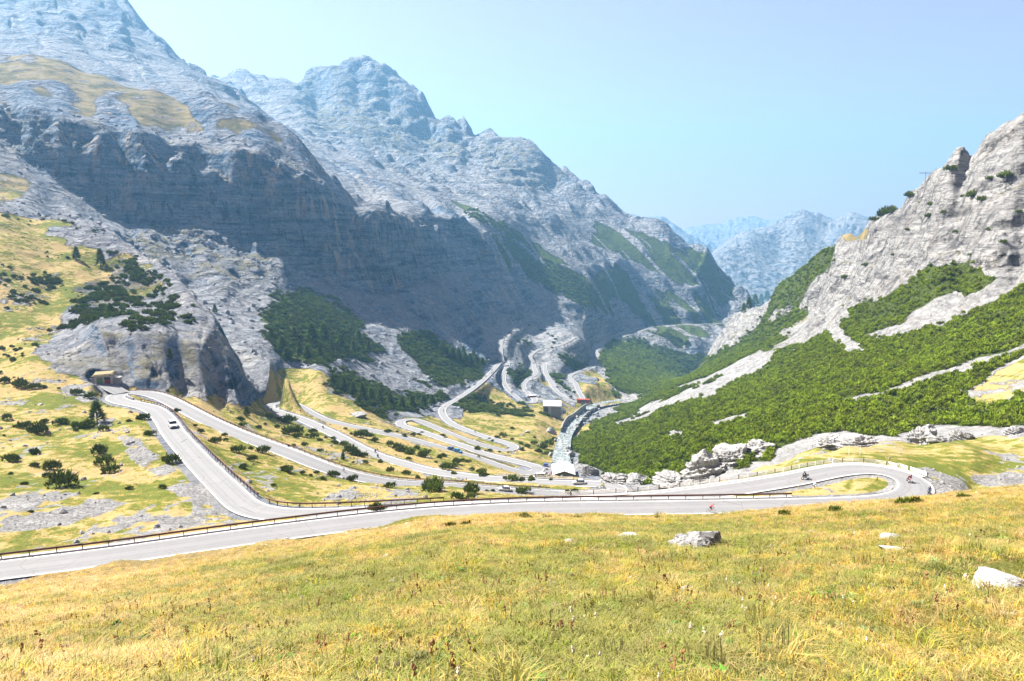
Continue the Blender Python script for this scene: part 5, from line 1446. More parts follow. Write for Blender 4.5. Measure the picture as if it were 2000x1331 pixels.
ia, ib = road_index(1080, 985, I_HAIR1, I_TURN), road_index(1752, 925, I_HAIR1 - 8, I_HAIR1 + 40)
fence('white and brown wooden fence round the outside of the big bend', seg(ib - 2, ia), PHW + 1.25, 2.3, .95)
prism('road_kerb', seg(ib - 2, ia), PHW + .02, PHW + .9, -1.0, .12, CONCRETE)
ia, ib = road_index(960, 937, I_HAIR3, I_HAIR4), road_index(1118, 944, I_HAIR3, I_HAIR4)
fence('weathered fence under the white-roofed house at the fourth road leg', seg(ib, ia), PHW + .8, 2.6, 1.0)
prism('road_kerb', seg(ib, ia), PHW + .02, PHW + .6, -.8, .35, DARK_CONCRETE)
ia, ib = road_index(900, 886, I_HAIR4, I_HAIR5), road_index(1010, 921, I_HAIR4, I_HAIR5)
fence('thin post fence between the fifth and sixth road legs by the blue cars', seg(ia, ib), -PHW - .9, 4.0, .8, white=False)
ia, ib = road_index(990, 897, I_HAIR5, I_HAIR6), road_index(1036, 908, I_HAIR5, I_HAIR6)
fence('grey wooden fence above the paved yard of the white-roofed house', seg(ib, ia), PHW + .8, 3.2, 1.0, white=False)

def low_wall(label, P, off0, off1, z0, z1, mat, name='retaining_wall', cat='wall'):
    o = prism(name, P, off0, off1, z0, z1, mat, None)
    return tag(o, label, cat)
low_wall('dark curved wall outside the bend below the bunker', seg(I_HAIR2 - 7, I_HAIR2 + 2), PHW + .4, PHW + .9, -.6, .75, DARK_CONCRETE)
low_wall('dark low wall round the bend in the middle of the valley', seg(I_HAIR6 - 3, I_HAIR6 + 12), PHW + .1, PHW + .6, -1.2, .55, DARK_CONCRETE)
low_wall('dark low wall round the rounded end of the seventh road leg', seg(I_HAIR7 - 7, I_HAIR7 + 4), PHW * -1 - .6, -PHW - .1, -1.6, .6, DARK_CONCRETE)
low_wall('low dark wall round the bend of the three motorcycles', seg(I_HAIR4 - 4, I_HAIR4 + 5), PHW + .1, PHW + .6, -1.0, .4, DARK_CONCRETE)
low_wall('high stone wall carrying the straight road ramp', seg(I_WALL0 - 2, I_HAIR8 - 1), PHW + .1, PHW + .7, -7.5, .7, DARK_CONCRETE)
ia = road_index(985, 728, I_HAIR8 - 2)
low_wall('dark stone wall in the notch of the highest bend', seg(ia - 1, ia + 5), PHW + .1, PHW + .7, -5.5, .4, DARK_CONCRETE)

# grass-covered island kerb in the big bend: white inner edge
# stream
def water_material():
    M = Mat('white_water'); p = M.pos()
    n = M.noise(p, .30, 6, .7, 1.2); f = M.noise(p, 1.6, 4, .7)
    c = M.ramp(M.math('ADD', M.math('MULTIPLY', n, .65), M.math('MULTIPLY', f, .35)), [(.40, (.04, .05, .048)), (.48, (.11, .13, .13)), (.54, (.24, .27, .27)), (.62, (.50, .52, .52))])
    return M.bsdf(c, .75, M.bump(n, .6, .9), .15)
WATER = water_material()
sw = ribbon('stream_water', smooth_path(catmull(STREAM3, 2), 2), -5.5, 5.5, .25, WATER, 10)
for v in bpy.data.objects['stream_water'].data.vertices:
    v.co.z += .9 * float(perlin(np.array(v.co.x * .5), np.array(v.co.y * .35), 5))
SB = [at(px, py, dr / -tan_at(py)) for (px, py, dr) in ((1096, 843, 161), (1100, 832, 167), (1108, 820, 174), (1117, 815, 181), (1126, 808, 187), (1134, 801, 192), (1144, 794, 199))]
o = prism('stream_wall', catmull(SB, 3), -.4, .5, -4.5, 3.2, DARK_CONCRETE, None)
tag(o, 'dark concrete bank wall stepping along the white stream', 'wall')
for i, (px, py, dr) in enumerate(((1128, 818, 184), (1138, 806, 197.5), (1148, 799, 206))):
    c = at(px, py, dr / -tan_at(py))
    o = prism('weir', [c + Vector((-8, -3, 0)), c + Vector((0, 0, 0)), c + Vector((9, 2, 0))], -.6, .6, -2.5, .8, CONCRETE, None)
    tag(o, '%s pale weir step across the stream counted from the camera' % ORD[i], 'weir', 'weir steps in the stream')
for i in range(44):
    s = STREAM3[int(rnd.random() * len(STREAM3) * .9)]
    o = obj_from('stream_boulder', blocks[i % 5] if False else bpy.data.objects['boulder.001'].data, s + Vector((rnd.uniform(-8, 8), rnd.uniform(-4, 4), .1)), rnd.random() * 6, .7 + 1.9 * rnd.random() ** 2)
    tag(o, 'wet grey boulder lying in the white rapids of the stream', 'boulder', 'boulders in the rapids')

# stone letters laid on the gravel below the second bend, read from the other side
LET = plain('white_stones', (.72, .71, .69), .9, .1, 0, .1, 4)
def strokes(label, lines):
    vs, fs = [], []
    for ln in lines:
        Q = [hit(x, y, 100) for (x, y) in ln]
        if any(q is None for q in Q): continue
        for a, b in zip(Q[:-1], Q[1:]):
            n = max(2, int((b - a).length / .22))
            for k in range(n + 1):
                c = a.lerp(b, k / n) + Vector((rnd.uniform(-.04, .04), rnd.uniform(-.04, .04), .06))
                e = .13 + .05 * rnd.random(); i = len(vs)
                vs += [c + Vector((e, 0, 0)), c + Vector((-e * .6, e * .8, 0)), c + Vector((-e * .6, -e * .8, 0)), c + Vector((0, 0, e)), c + Vector((0, 0, -e))]
                fs += [(i, i + 1, i + 3), (i + 1, i + 2, i + 3), (i + 2, i, i + 3), (i + 1, i, i + 4), (i + 2, i + 1, i + 4), (i, i + 2, i + 4)]
    o = mesh_obj('stone_lettering', vs, fs, LET)
    return tag(o, label, 'lettering')
zz = lambda pts: [(660 + x * .06, 940 + y * .06) for (x, y) in pts]
strokes('upper row of white stone lettering seen upside down on the gravel', [zz([(470, 430), (560, 395), (610, 410)]), zz([(610, 410), (570, 500), (520, 575)]), zz([(700, 425), (780, 405), (830, 415), (790, 500), (745, 570), (650, 575)]), zz([(690, 490), (800, 490)]),
    zz([(850, 500), (890, 440), (970, 405), (1035, 430), (1030, 490), (960, 545), (890, 545), (850, 500)]), zz([(1050, 555), (1130, 415), (1170, 480), (1225, 550), (1265, 410)])])
strokes('lower row of white stone lettering just above the dark rail', [zz([(350, 600), (325, 690), (390, 680), (490, 605)]), zz([(540, 610), (620, 605), (590, 690)]), zz([(700, 690), (740, 650), (780, 680)]), zz([(800, 680), (860, 610), (920, 605), (890, 690)]), zz([(1000, 610), (1000, 690)]), zz([(1040, 680), (1110, 610), (1160, 605), (1120, 680), (1050, 670)]), zz([(1190, 620), (1290, 605), (1320, 640), (1240, 680)])])

# thin poles and signs
def pole(name, label, cat, p, h, r, mat, tilt=(0, 0)):
    vs, fs = [], []
    for z in (-.3, h):
        for k in range(6):
            vs.append((math.cos(k * 1.047) * r, math.sin(k * 1.047) * r, z))
    for k in range(6): fs.append((k, (k + 1) % 6, 6 + (k + 1) % 6, 6 + k))
    fs.append(tuple(range(6, 12)))
    o = mesh_obj(name, vs, fs, mat); o.location = p; o.rotation_euler = (tilt[0], tilt[1], 0)
    return tag(o, label, cat)
YEL = plain('yellow_paint', (.42, .30, .05), .6)
pole('snow_pole', 'thin yellow snow pole leaning at the end of the long rail', 'pole', hit(1557, 962, 110), 2.9, .035, YEL, (0, R(12)))
pole('marker_post', 'short dark marker post on the rim of the grass island', 'post', hit(1713, 939, 110), .8, .09, DARKW)
def sign(label, p, w, h, ph, mat, fname='sign_board', cat='sign', rot=0.0):
    t = thing('road_sign', label, cat, p, rot)
    obj_from('post', box_mesh('post', .07, .07, -.3, ph, DARKW), parent=t)
    obj_from(fname, box_mesh(fname, w, .04, ph - h, ph, mat), (0, -.07, 0), parent=t)
    return t
sign('white sign on a post behind the fence of the big bend', hit(1737, 905, 150), .5, .7, 1.6, WOODW)
t = thing('gate_frame', 'pale empty frame of two posts and a bar behind the bend fence', 'frame', hit(1669, 889, 140))
for sx in (-1.3, 1.3): obj_from('post', box_mesh('post', .1, .1, -.3, 2.3, WOODW), (sx, 0, 0), parent=t)
obj_from('crossbar', box_mesh('crossbar', 2.5, .08, 2.1, 2.2, WOODW), parent=t)
p = hit(1806, 362, 300)
if p is not None:
    k = 1 / px_m(p)
    t = thing('summit_mast', 'thin grey mast with a crossbar against the sky over the right cliff', 'mast', p)
    GREYM = plain('grey_metal', (.25, .26, .28), .5, .4, .3)
    obj_from('pole', box_mesh('pole', .8 * k, .8 * k, -1, 26 * k, GREYM, 0), parent=t)
    obj_from('crossbar', box_mesh('crossbar', 26 * k, 1.0 * k, 22.5 * k, 23.7 * k, GREYM, 0), parent=t)
# ---------------------------------------------------------------- buildings
OLIVE_WALL = plain('olive_render', (.15, .14, .085), .85, .15, 0, .25, 2)
SHEET = plain('white_sheet_roof', (.62, .62, .61), .55, .35, 0, .06, 1.5)
GLASS = plain('dark_glass', (.02, .025, .03), .12, .6, 0, .1, 1)
DOORB = plain('brown_door', (.07, .05, .035), .7, .2, 0, .2, 3)
REDP = plain('faded_red_paint', (.34, .07, .045), .75, .2, 0, .25, 2)
GREENP = plain('green_door_paint', (.16, .28, .10), .7, .2, 0, .5, 3)
EARTH = plain('earth_roof', (.26, .22, .13), .95, .05, 0, .35, 1.2)
PLASTER = concrete_material('pale_plaster', (.28, .265, .24), (.40, .385, .35))
STEELP = plain('steel_pipe', (.30, .30, .30), .45, .4, .4)

def poly_obj(name, vs, fs, mat, parent):
    return mesh_obj(name, vs, fs, mat, parent)
def bx(name, x0, x1, y0, y1, z0, z1, mat, parent, bev=.015):
    bm = bmesh.new(); bmesh.ops.create_cube(bm, size=1)
    for v in bm.verts: v.co = Vector((x0 + (v.co.x + .5) * (x1 - x0), y0 + (v.co.y + .5) * (y1 - y0), z0 + (v.co.z + .5) * (z1 - z0)))
    if bev: bmesh.ops.bevel(bm, geom=bm.edges[:], offset=bev, segments=1, affect='EDGES')
    me = bpy.data.meshes.new(name); bm.to_mesh(me); bm.free(); me.materials.append(mat)
    return obj_from(name, me, parent=parent)

hp = at(1101.5, 940, 331); hp.z = float(ground(hp.x, hp.y)) - .05
t = thing('stream_house', 'low house with a broad white gabled roof beside the rapids', 'house', hp, R(-1.5))
W, L, E, G = 5.2, 15.0, 2.6, 4.3
poly_obj('wall', [(-W, 0, -1.5), (W, 0, -1.5), (W, 0, E), (0, 0, G - .02), (-W, 0, E), (-W, L, -1.5), (W, L, -1.5), (W, L, E), (0, L, G - .02), (-W, L, E)],
         [(0, 1, 2, 3, 4), (9, 8, 7, 6, 5), (0, 4, 9, 5), (1, 6, 7, 2)], OLIVE_WALL, t)
ov = .55; k = (G - E) / W
rz = lambda x: G - abs(x) * k
X1 = W + ov
rv = []
for y in (-.7, L + .5):
    rv += [(-X1, y, rz(X1) + .02), (0, y, G + .02), (X1, y, rz(X1) + .02), (-X1, y, rz(X1) + .20), (0, y, G + .22), (X1, y, rz(X1) + .20)]
rf = poly_obj('roof', rv, [(0, 1, 7, 6), (1, 2, 8, 7), (4, 3, 9, 10), (5, 4, 10, 11), (0, 3, 4, 1), (1, 4, 5, 2), (7, 10, 9, 6), (8, 11, 10, 7), (3, 0, 6, 9), (2, 5, 11, 8)], SHEET, t)
for (x, y) in ((-2.6, 3.5), (1.0, 3.2)):
    c = tube_mesh('vent_pipe', [Vector((x, y, rz(x))), Vector((x, y + .001, rz(x) + .9))], .13, .13, STEELP)
    v_ = mesh_obj('vent_pipe', [(x + .13 * math.cos(a * .785), y + .13 * math.sin(a * .785), z) for z in (rz(x) - .1, rz(x) + 1.0) for a in range(8)], [(a, (a + 1) % 8, 8 + (a + 1) % 8, 8 + a) for a in range(8)] + [tuple(range(8, 16))], STEELP, rf)
bx('door', -.6, .5, -.06, .05, -.2, 1.95, DOORB, t)
for x in (-3.6, 2.4):
    w_ = bx('window', x, x + 1.3, -.05, .06, .7, 1.7, WOODW, t); bx('pane', x + .1, x + 1.2, -.07, -.045, .8, 1.6, GLASS, w_, 0)
bx('porch_wall', .55, 2.2, -.5, -.08, -1.2, 1.2, DARK_CONCRETE, t)

bp = hit(203, 750, 200)
t = thing('bunker', 'old concrete bunker with earth roof and painted doors under the crag', 'bunker', bp, R(14))
bx('wall_pier', -3.3, -2.5, 0, 3.5, -.6, 3.1, PLASTER, t, .05); bx('wall_pier', -.35, .15, 0, 3.5, -.6, 2.6, PLASTER, t, .02); bx('wall_pier', 2.4, 3.2, 0, 3.5, -.6, 3.1, PLASTER, t, .05)
bx('lintel', -2.497, 2.397, .004, 3.4, 2.603, 3.4, PLASTER, t, .02)
bx('door', -2.49, -.36, .7, .8, -.4, 2.6, GREENP, t, 0); d_ = bx('door', .16, 2.39, .7, .8, -.4, 1.5, REDP, t, 0)
bx('window', .16, 2.39, .72, .8, 1.503, 2.6, GLASS, t, 0)
poly_obj('roof', [(-4.4, -.5, 3.1), (3.4, -.5, 3.42), (4.2, 3.8, 3.3), (-4.8, 3.8, 3.2), (-3.6, .0, 3.75), (2.6, 0, 4.05), (3.2, 3.8, 4.6), (-3.8, 3.8, 4.4)], [(3, 2, 1, 0), (0, 1, 5, 4), (1, 2, 6, 5), (2, 3, 7, 6), (3, 0, 4, 7), (4, 5, 6, 7)], EARTH, t)
bx('annex', 3.22, 5.6, .8, 3.6, -.6, 2.0, DARK_CONCRETE, t, .05); bx('annex_roof', 3.21, 5.9, .5, 3.7, 2.003, 2.25, PLASTER, t, .04)
poly_obj('wing_wall', [(-3.32, 0, -.6), (-3.32, 0, 2.8), (-5.6, 1.4, 2.0), (-5.6, 1.4, -.6), (-3.32, .4, -.6), (-3.32, .4, 2.8), (-5.6, 1.8, 2.0), (-5.6, 1.8, -.6)], [(0, 1, 2, 3), (7, 6, 5, 4), (1, 5, 6, 2), (2, 6, 7, 3)], DARK_CONCRETE, t)

# rust-red covered bridge over the stream, hut by the bend, concrete gallery front
p = at(1139, 793, 866); p.z = float(ground(p.x, p.y)) + .6
t = thing('covered_bridge', 'rust red boxy bridge at the head of the stream wall', 'bridge', p, R(-6))
bx('side_panel', -8.2, -3.2, -2.3, -2.1, .3, 4.4, REDP, t, 0); bx('side_panel', 3.6, 8.2, -2.3, -2.1, .3, 4.4, REDP, t, 0)
bx('roof', -8.6, 8.6, -2.5, 2.5, 4.403, 4.8, REDP, t, .05); bx('deck', -9.5, 9.5, -2.0, 2.4, -.6, .2, CONCRETE, t, .05)
bx('back_panel', -8.2, 8.2, 2.1, 2.3, .3, 4.4, DARK_CONCRETE, t, 0)
for x in (-3.1, .2, 3.3): bx('post', x, x + .25, -2.29, -2.05, .3, 4.4, REDP, t, 0)
p = hit(1041, 777, 700)
t = thing('road_hut', 'small hut with white roof and red front at the middle bend', 'hut', p, R(10))
bx('wall', -4, 4, 0, 5, -1.5, 2.6, REDP, t, .03); bx('roof', -4.5, 4.5, -.5, 5.5, 2.603, 2.95, SHEET, t, .05); bx('door', -1, .6, -.06, -.003, 0, 2.0, DOORB, t, 0)
p = at(1081, 812, 690); p.z = float(ground(p.x, p.y)) - .5
t = thing('concrete_gallery', 'pale concrete road gallery with two dark openings above the stream wall', 'gallery', p, R(-4))
bx('deck', -11, 8.2, 0, 26, 11.2, 12.4, CONCRETE, t, .05)
bx('pillar', -5.6, -2.6, .1, 4.5, -2, 11.197, CONCRETE, t, .05); bx('pillar', -10.9, -9.8, .1, 5, -2, 11.197, CONCRETE, t, .05)
poly_obj('side_wall', [(-2.6, 3.6, -2), (-2.6, 3.6, 11.19), (8, 9.5, 11.19), (8, 9.5, -2), (-2.6, 4.4, -2), (-2.6, 4.4, 11.19), (8, 10.3, 11.19), (8, 10.3, -2)], [(0, 1, 2, 3), (7, 6, 5, 4), (1, 5, 6, 2), (2, 6, 7, 3), (0, 4, 5, 1)], DARK_CONCRETE, t)
bx('back_wall', -9.79, -5.61, 3.5, 4.2, -2, 11.19, DARK_CONCRETE, t, 0)
for (x0, x1, h) in ((9.5, 15, 9), (15.5, 20, 6)):
    poly_obj('buttress', [(x0, 8, 9), (x0 + .7, 8, 9), (x1 - 6, 2, -1), (x1 - 6.7, 2, -1), (x0, 8.6, 9), (x0 + .7, 8.6, 9), (x1 - 6, 2.6, -1), (x1 - 6.7, 2.6, -1)], [(0, 1, 2, 3), (7, 6, 5, 4), (0, 4, 5, 1), (1, 5, 6, 2), (3, 7, 4, 0)], CONCRETE, t)
p = hit(1076.5, 930, 250)
t = thing('parasol', 'closed red parasol standing beside the white roof', 'parasol', p)
obj_from('pole', tube_mesh('pole', [Vector((0, 0, 0)), Vector((0, .001, 1.0)), Vector((0, .002, 2.5))], .04, .04, STEELP) if False else box_mesh('pole', .06, .06, 0, 2.6, STEELP, 0), parent=t)
mesh_obj('canopy', [(.28 * math.cos(a * .785) * s, .28 * math.sin(a * .785) * s, z) for (z, s) in ((.9, .8), (1.3, 1.2), (2.0, .8), (2.5, .15)) for a in range(8)], [(r_ * 8 + a, r_ * 8 + (a + 1) % 8, r_ * 8 + 8 + (a + 1) % 8, r_ * 8 + 8 + a) for r_ in range(3) for a in range(8)], plain('red_cloth', (.42, .05, .04), .8), t)

# ---------------------------------------------------------------- vehicles
RUBBER = plain('rubber', (.018, .018, .018), .85, .2)
RIM = plain('wheel_rim', (.35, .35, .36), .35, .5, .7)
LAMP = plain('lamp_glass', (.75, .75, .72), .15, .6)
TAIL = plain('tail_lamp', (.35, .02, .02), .25, .5)
CHROME = plain('bare_metal', (.40, .40, .42), .3, .5, .8)
BLACKP = plain('black_plastic', (.02, .02, .022), .5, .4)
def paint_mat(name, col):
    M = Mat(name)
    b = M.bsdf(col, .35, None, .5)
    M.t.nodes['Principled BSDF'].inputs['Coat Weight'].default_value = .6
    return b
def hull(name, stations, mat, parent):
    """lofted shell: stations (x, half width low, half width high, z low, z high)"""
    vs, fs = [], []
    for (x, wl_, wh, z0, z1) in stations:
        zm = z0 + (z1 - z0) * .55
        vs += [(x, -wl_ * .93, z0), (x, -wl_, z0 + (z1 - z0) * .18), (x, -wl_, zm), (x, -wh, z1 - .03), (x, -wh * .86, z1), (x, wh * .86, z1), (x, wh, z1 - .03), (x, wl_, zm), (x, wl_, z0 + (z1 - z0) * .18), (x, wl_ * .93, z0)]
    for i in range(len(stations) - 1):
        for k in range(10):
            fs.append((i * 10 + k, i * 10 + (k + 1) % 10, i * 10 + 10 + (k + 1) % 10, i * 10 + 10 + k))
    fs += [tuple(range(9, -1, -1)), tuple((len(stations) - 1) * 10 + k for k in range(10))]
    o = mesh_obj(name, vs, fs, mat, parent)
    bm = bmesh.new(); bm.from_mesh(o.data); bmesh.ops.recalc_face_normals(bm, faces=bm.faces); bm.to_mesh(o.data); bm.free()
    return o
def wheel(parent, x, y, r, w):
    P = [(r * .72, w * .5), (r * .97, w * .5), (r, w * .3), (r, -w * .3), (r * .97, -w * .5), (r * .72, -w * .5)]
    def spin(prof, n=18):
        vs = [(math.cos(6.2832 * k / n) * a, b, math.sin(6.2832 * k / n) * a) for (a, b) in prof for k in range(n)]
        fs = [(i * n + k, i * n + (k + 1) % n, (i + 1) * n + (k + 1) % n, (i + 1) * n + k) for i in range(len(prof) - 1) for k in range(n)]
        return vs, fs
    wh = bpy.data.objects.new('wheel', None); COL.objects.link(wh); wh.parent = parent; wh.location = (x, y, r); wh.empty_display_size = .1
    v, f = spin(P); mesh_obj('tyre', v, f, RUBBER, wh, True)
    v, f = spin([(.01, w * .42), (r * .6, w * .45), (r * .72, w * .5), (r * .72, -w * .5), (r * .6, -w * .45), (.01, -w * .42)]); mesh_obj('rim', v, f, RIM, wh)
    return wh
def car(name, label, pos, yaw, paint, kind='suv', scale=1.0, pitch=0.0, cat='car', group='cars on the pass road'):
    t = thing(name, label, cat, pos, yaw, group); t.scale = (scale,) * 3; t.rotation_euler = (0, pitch, yaw)
    if kind == 'van':
        hull('body', [(-2.5, .86, .84, .42, 1.15), (-2.4, .92, .90, .32, 1.2), (1.5, .92, .90, .30, 1.2), (2.1, .90, .86, .32, 1.1), (2.45, .80, .76, .38, .95)], paint, t)
        hull('cargo_box', [(-2.46, .88, .80, 1.18, 2.35), (-2.2, .90, .84, 1.18, 2.45), (.9, .90, .84, 1.18, 2.45), (1.25, .88, .82, 1.18, 2.3)], paint, t)
        hull('windscreen', [(1.2, .86, .76, 1.17, 2.2), (1.75, .84, .70, 1.15, 1.5), (1.95, .80, .70, 1.1, 1.18)], GLASS, t)
        bx('window', -1.8, .8, -.925, -.875, 1.45, 2.05, GLASS, t, 0); bx('window', -1.8, .8, .875, .925, 1.45, 2.05, GLASS, t, 0)
        xs, r = (-1.6, 1.55), .33; hl, tl, zz_ = 2.42, -2.5, .75
    else:
        suv = kind == 'suv'
        zb, zt = (.95, 1.78) if suv else (.86, 1.46)
        ln = 2.3 if suv else 2.05
        hood = zb + (.06 if suv else -.04)
        hull('body', [(-ln, .74, .72, .45, zb - .08), (-ln + .12, .86, .84, .34, zb), (-ln * .5, .90, .87, .28, zb + .02), (ln * .35, .90, .87, .28, zb + .02), (ln * .42, .90, .86, .28, hood), (ln - .22, .87, .80, .30, hood - .1), (ln - .03, .80, .72, .38, hood - .22), (ln, .70, .62, .45, hood - .32)], paint, t)
        c0, c1, c2, c3 = (-ln + .15, -ln + .42, ln * .16, ln * .44) if suv else (-ln + .35, -ln + .95, ln * .10, ln * .46)
        hull('glass', [(c0, .84, .78, zb, zb + .05), (c1, .83, .68, zb, zt - .03), (c2, .83, .68, zb, zt - .03), (c3, .82, .74, zb, zb + .05)], GLASS, t)
        hull('roof', [(c1 - .12, .68, .62, zt - .10, zt - .05), (c1 + .1, .72, .66, zt - .06, zt + .02), (c2 - .2, .72, .66, zt - .06, zt + .02), (c2 + .08, .68, .62, zt - .10, zt - .04)], paint, t)
        for s in (-1, 1):
            for xq, tilt in ((c1 + .02, 0), ((c1 + c2) / 2, 0), (c2 - .02, 0)):
                poly_obj('pillar', [(xq - .05, s * .845, zb), (xq + .05, s * .845, zb), (xq + .05, s * .705, zt - .05), (xq - .05, s * .705, zt - .05), (xq - .05, s * .80, zb), (xq + .05, s * .80, zb), (xq + .05, s * .66, zt - .05), (xq - .05, s * .66, zt - .05)], [(0, 1, 2, 3), (7, 6, 5, 4), (1, 5, 6, 2), (3, 7, 4, 0)], paint, t)
            bx('side_mirror', c3 - .28, c3 - .12, s * .98 - .09, s * .98 + .09, zb + .04, zb + .2, paint, t, .02)
        xs, r = (-ln * .62, ln * .62), (.36 if suv else .31); hl, tl, zz_ = ln - .06, -ln, zb - .28
        bx('grille', ln - .05, ln + .02, -.42, .42, .42, zb - .30, BLACKP, t, .01); bx('bumper', ln - .12, ln + .06, -.78, .78, .30, .43, BLACKP, t, .02); bx('bumper', -ln - .06, -ln + .12, -.78, .78, .34, .5, BLACKP, t, .02)
    for s in (-1, 1):
        bx('headlight', hl - .10, hl + .035, s * .62 - .15, s * .62 + .15, zz_ - .07, zz_ + .08, LAMP, t, .01)
        bx('tail_light', tl - .03, tl + .12, s * .66 - .10, s * .66 + .10, zz_ - .02, zz_ + .18, TAIL, t, .01)
        for x in xs: wheel(t, x, s * .80, r, .22)
    return t
def on_road(px, py, dmin=8, forward=True, lo=0, hi=None):
    """place and heading of something on the road at a pixel"""
    p = hit(px, py, dmin)
    i = min(range(lo, hi or len(PASS)), key=lambda j: (PASS[j].x - p.x) ** 2 + (PASS[j].y - p.y) ** 2)
    a, b = PASS[max(i - 2, 0)], PASS[min(i + 2, len(PASS) - 1)]
    d = (b - a) if forward else (a - b)
    p.z = PASS[i].z + .025
    return p, math.atan2(d.y, d.x), -math.atan2(d.z, math.hypot(d.x, d.y))
P_WHITE = paint_mat('white_paint', (.68, .69, .70)); P_SILV = paint_mat('pale_silver_paint', (.70, .71, .72)); P_BLUE = paint_mat('blue_paint', (.02, .10, .26)); P_LBLUE = paint_mat('light_blue_paint', (.035, .22, .42)); P_DARK = paint_mat('dark_grey_paint', (.03, .035, .045)); P_DBLUE = paint_mat('deep_blue_paint', (.02, .05, .25))
p, a, pi_ = on_road(338, 836, 100, False, 0, I_HAIR2)
car('suv', 'white off-road car driving up the descending road beside the hillside', p, a, P_WHITE, 'suv', 1.15, pi_)
p, a, pi_ = on_road(1131, 946, 150, True, I_HAIR3, I_HAIR4); a = R(176)
car('car', 'pale silver compact car in side view below the white-roofed house', p, a, P_SILV, 'hatch', 1.12, 0)
p, a, pi_ = on_road(835, 949, 150, False, I_HAIR2, I_HAIR3)
car('car', 'dark car half hidden behind a dwarf pine on the third road leg', p, a, P_DARK, 'hatch', 1.0, pi_)
p, a, pi_ = on_road(985, 959, 150, False, I_HAIR2, I_HAIR3)
car('car', 'white car showing its roof between two bushes on the third road leg', p, a, P_WHITE, 'hatch', 1.0, pi_)
p, a, pi_ = on_road(882, 880, 250, True, I_HAIR4, I_HAIR5)
car('car', 'dark blue car, the rear one of two blue cars parked nose to tail', p, a, P_BLUE, 'hatch', 1.15, pi_)
p, a, pi_ = on_road(894, 884, 250, True, I_HAIR4, I_HAIR5)
car('car', 'light blue car, the front one of two blue cars parked nose to tail', p, a, P_LBLUE, 'hatch', 1.15, pi_)
p = hit(1066, 911, 250); car('car', 'deep blue car parked end-on beside the white roof', p, R(80), P_DBLUE, 'hatch', 1.15, 0)
p = hit(1053, 935, 250); car('camper_van', 'white camper van parked in the yard left of the white roof', p, R(188), P_WHITE, 'van', 1.0, 0, 'van')

def torus_me(name, R0, r0, mat, n=22, m=8):
    vs = [((R0 + r0 * math.cos(6.2832 * j / m)) * math.cos(6.2832 * i / n), r0 * math.sin(6.2832 * j / m), (R0 + r0 * math.cos(6.2832 * j / m)) * math.sin(6.2832 * i / n)) for i in range(n) for j in range(m)]
    fs = [(i * m + j, ((i + 1) % n) * m + j, ((i + 1) % n) * m + (j + 1) % m, i * m + (j + 1) % m) for i in range(n) for j in range(m)]
    me = bpy.data.meshes.new(name); me.from_pydata(vs, [], fs); me.materials.append(mat); me.polygons.foreach_set('use_smooth', [True] * len(fs)); me.update()
    return me
def bars(name, segs, mat, parent):
    """joined round bars between points"""
    vs, fs = [], []
    for (a, b, r) in segs:
        a, b = Vector(a), Vector(b); d = (b - a).normalized()
        u = d.orthogonal().normalized(); v = d.cross(u); i = len(vs)
        for q in (a, b):
            for k in range(6): vs.append(q + (u * math.cos(k * 1.0472) + v * math.sin(k * 1.0472)) * r)
        for k in range(6): fs.append((i + k, i + (k + 1) % 6, i + 6 + (k + 1) % 6, i + 6 + k))
        fs += [tuple(i + k for k in range(5, -1, -1)), tuple(i + 6 + k for k in range(6))]
    return mesh_obj(name, vs, fs, mat, parent)
T_MOTO = torus_me('tyre', .265, .062, RUBBER); T_BIKE = torus_me('tyre', .325, .014, RUBBER)
def wheel2(parent, x, tyre, r, hub):
    wh = bpy.data.objects.new('wheel', None); COL.objects.link(wh); wh.parent = parent; wh.location = (x, 0, r); wh.empty_display_size = .1
    obj_from('tyre', tyre, parent=wh)
    sp = r * .78
    bars('rim', [((0, 0, 0), (sp * math.cos(k), 0, sp * math.sin(k)), hub) for k in np.arange(0, 6.28, .785)], RIM, wh)
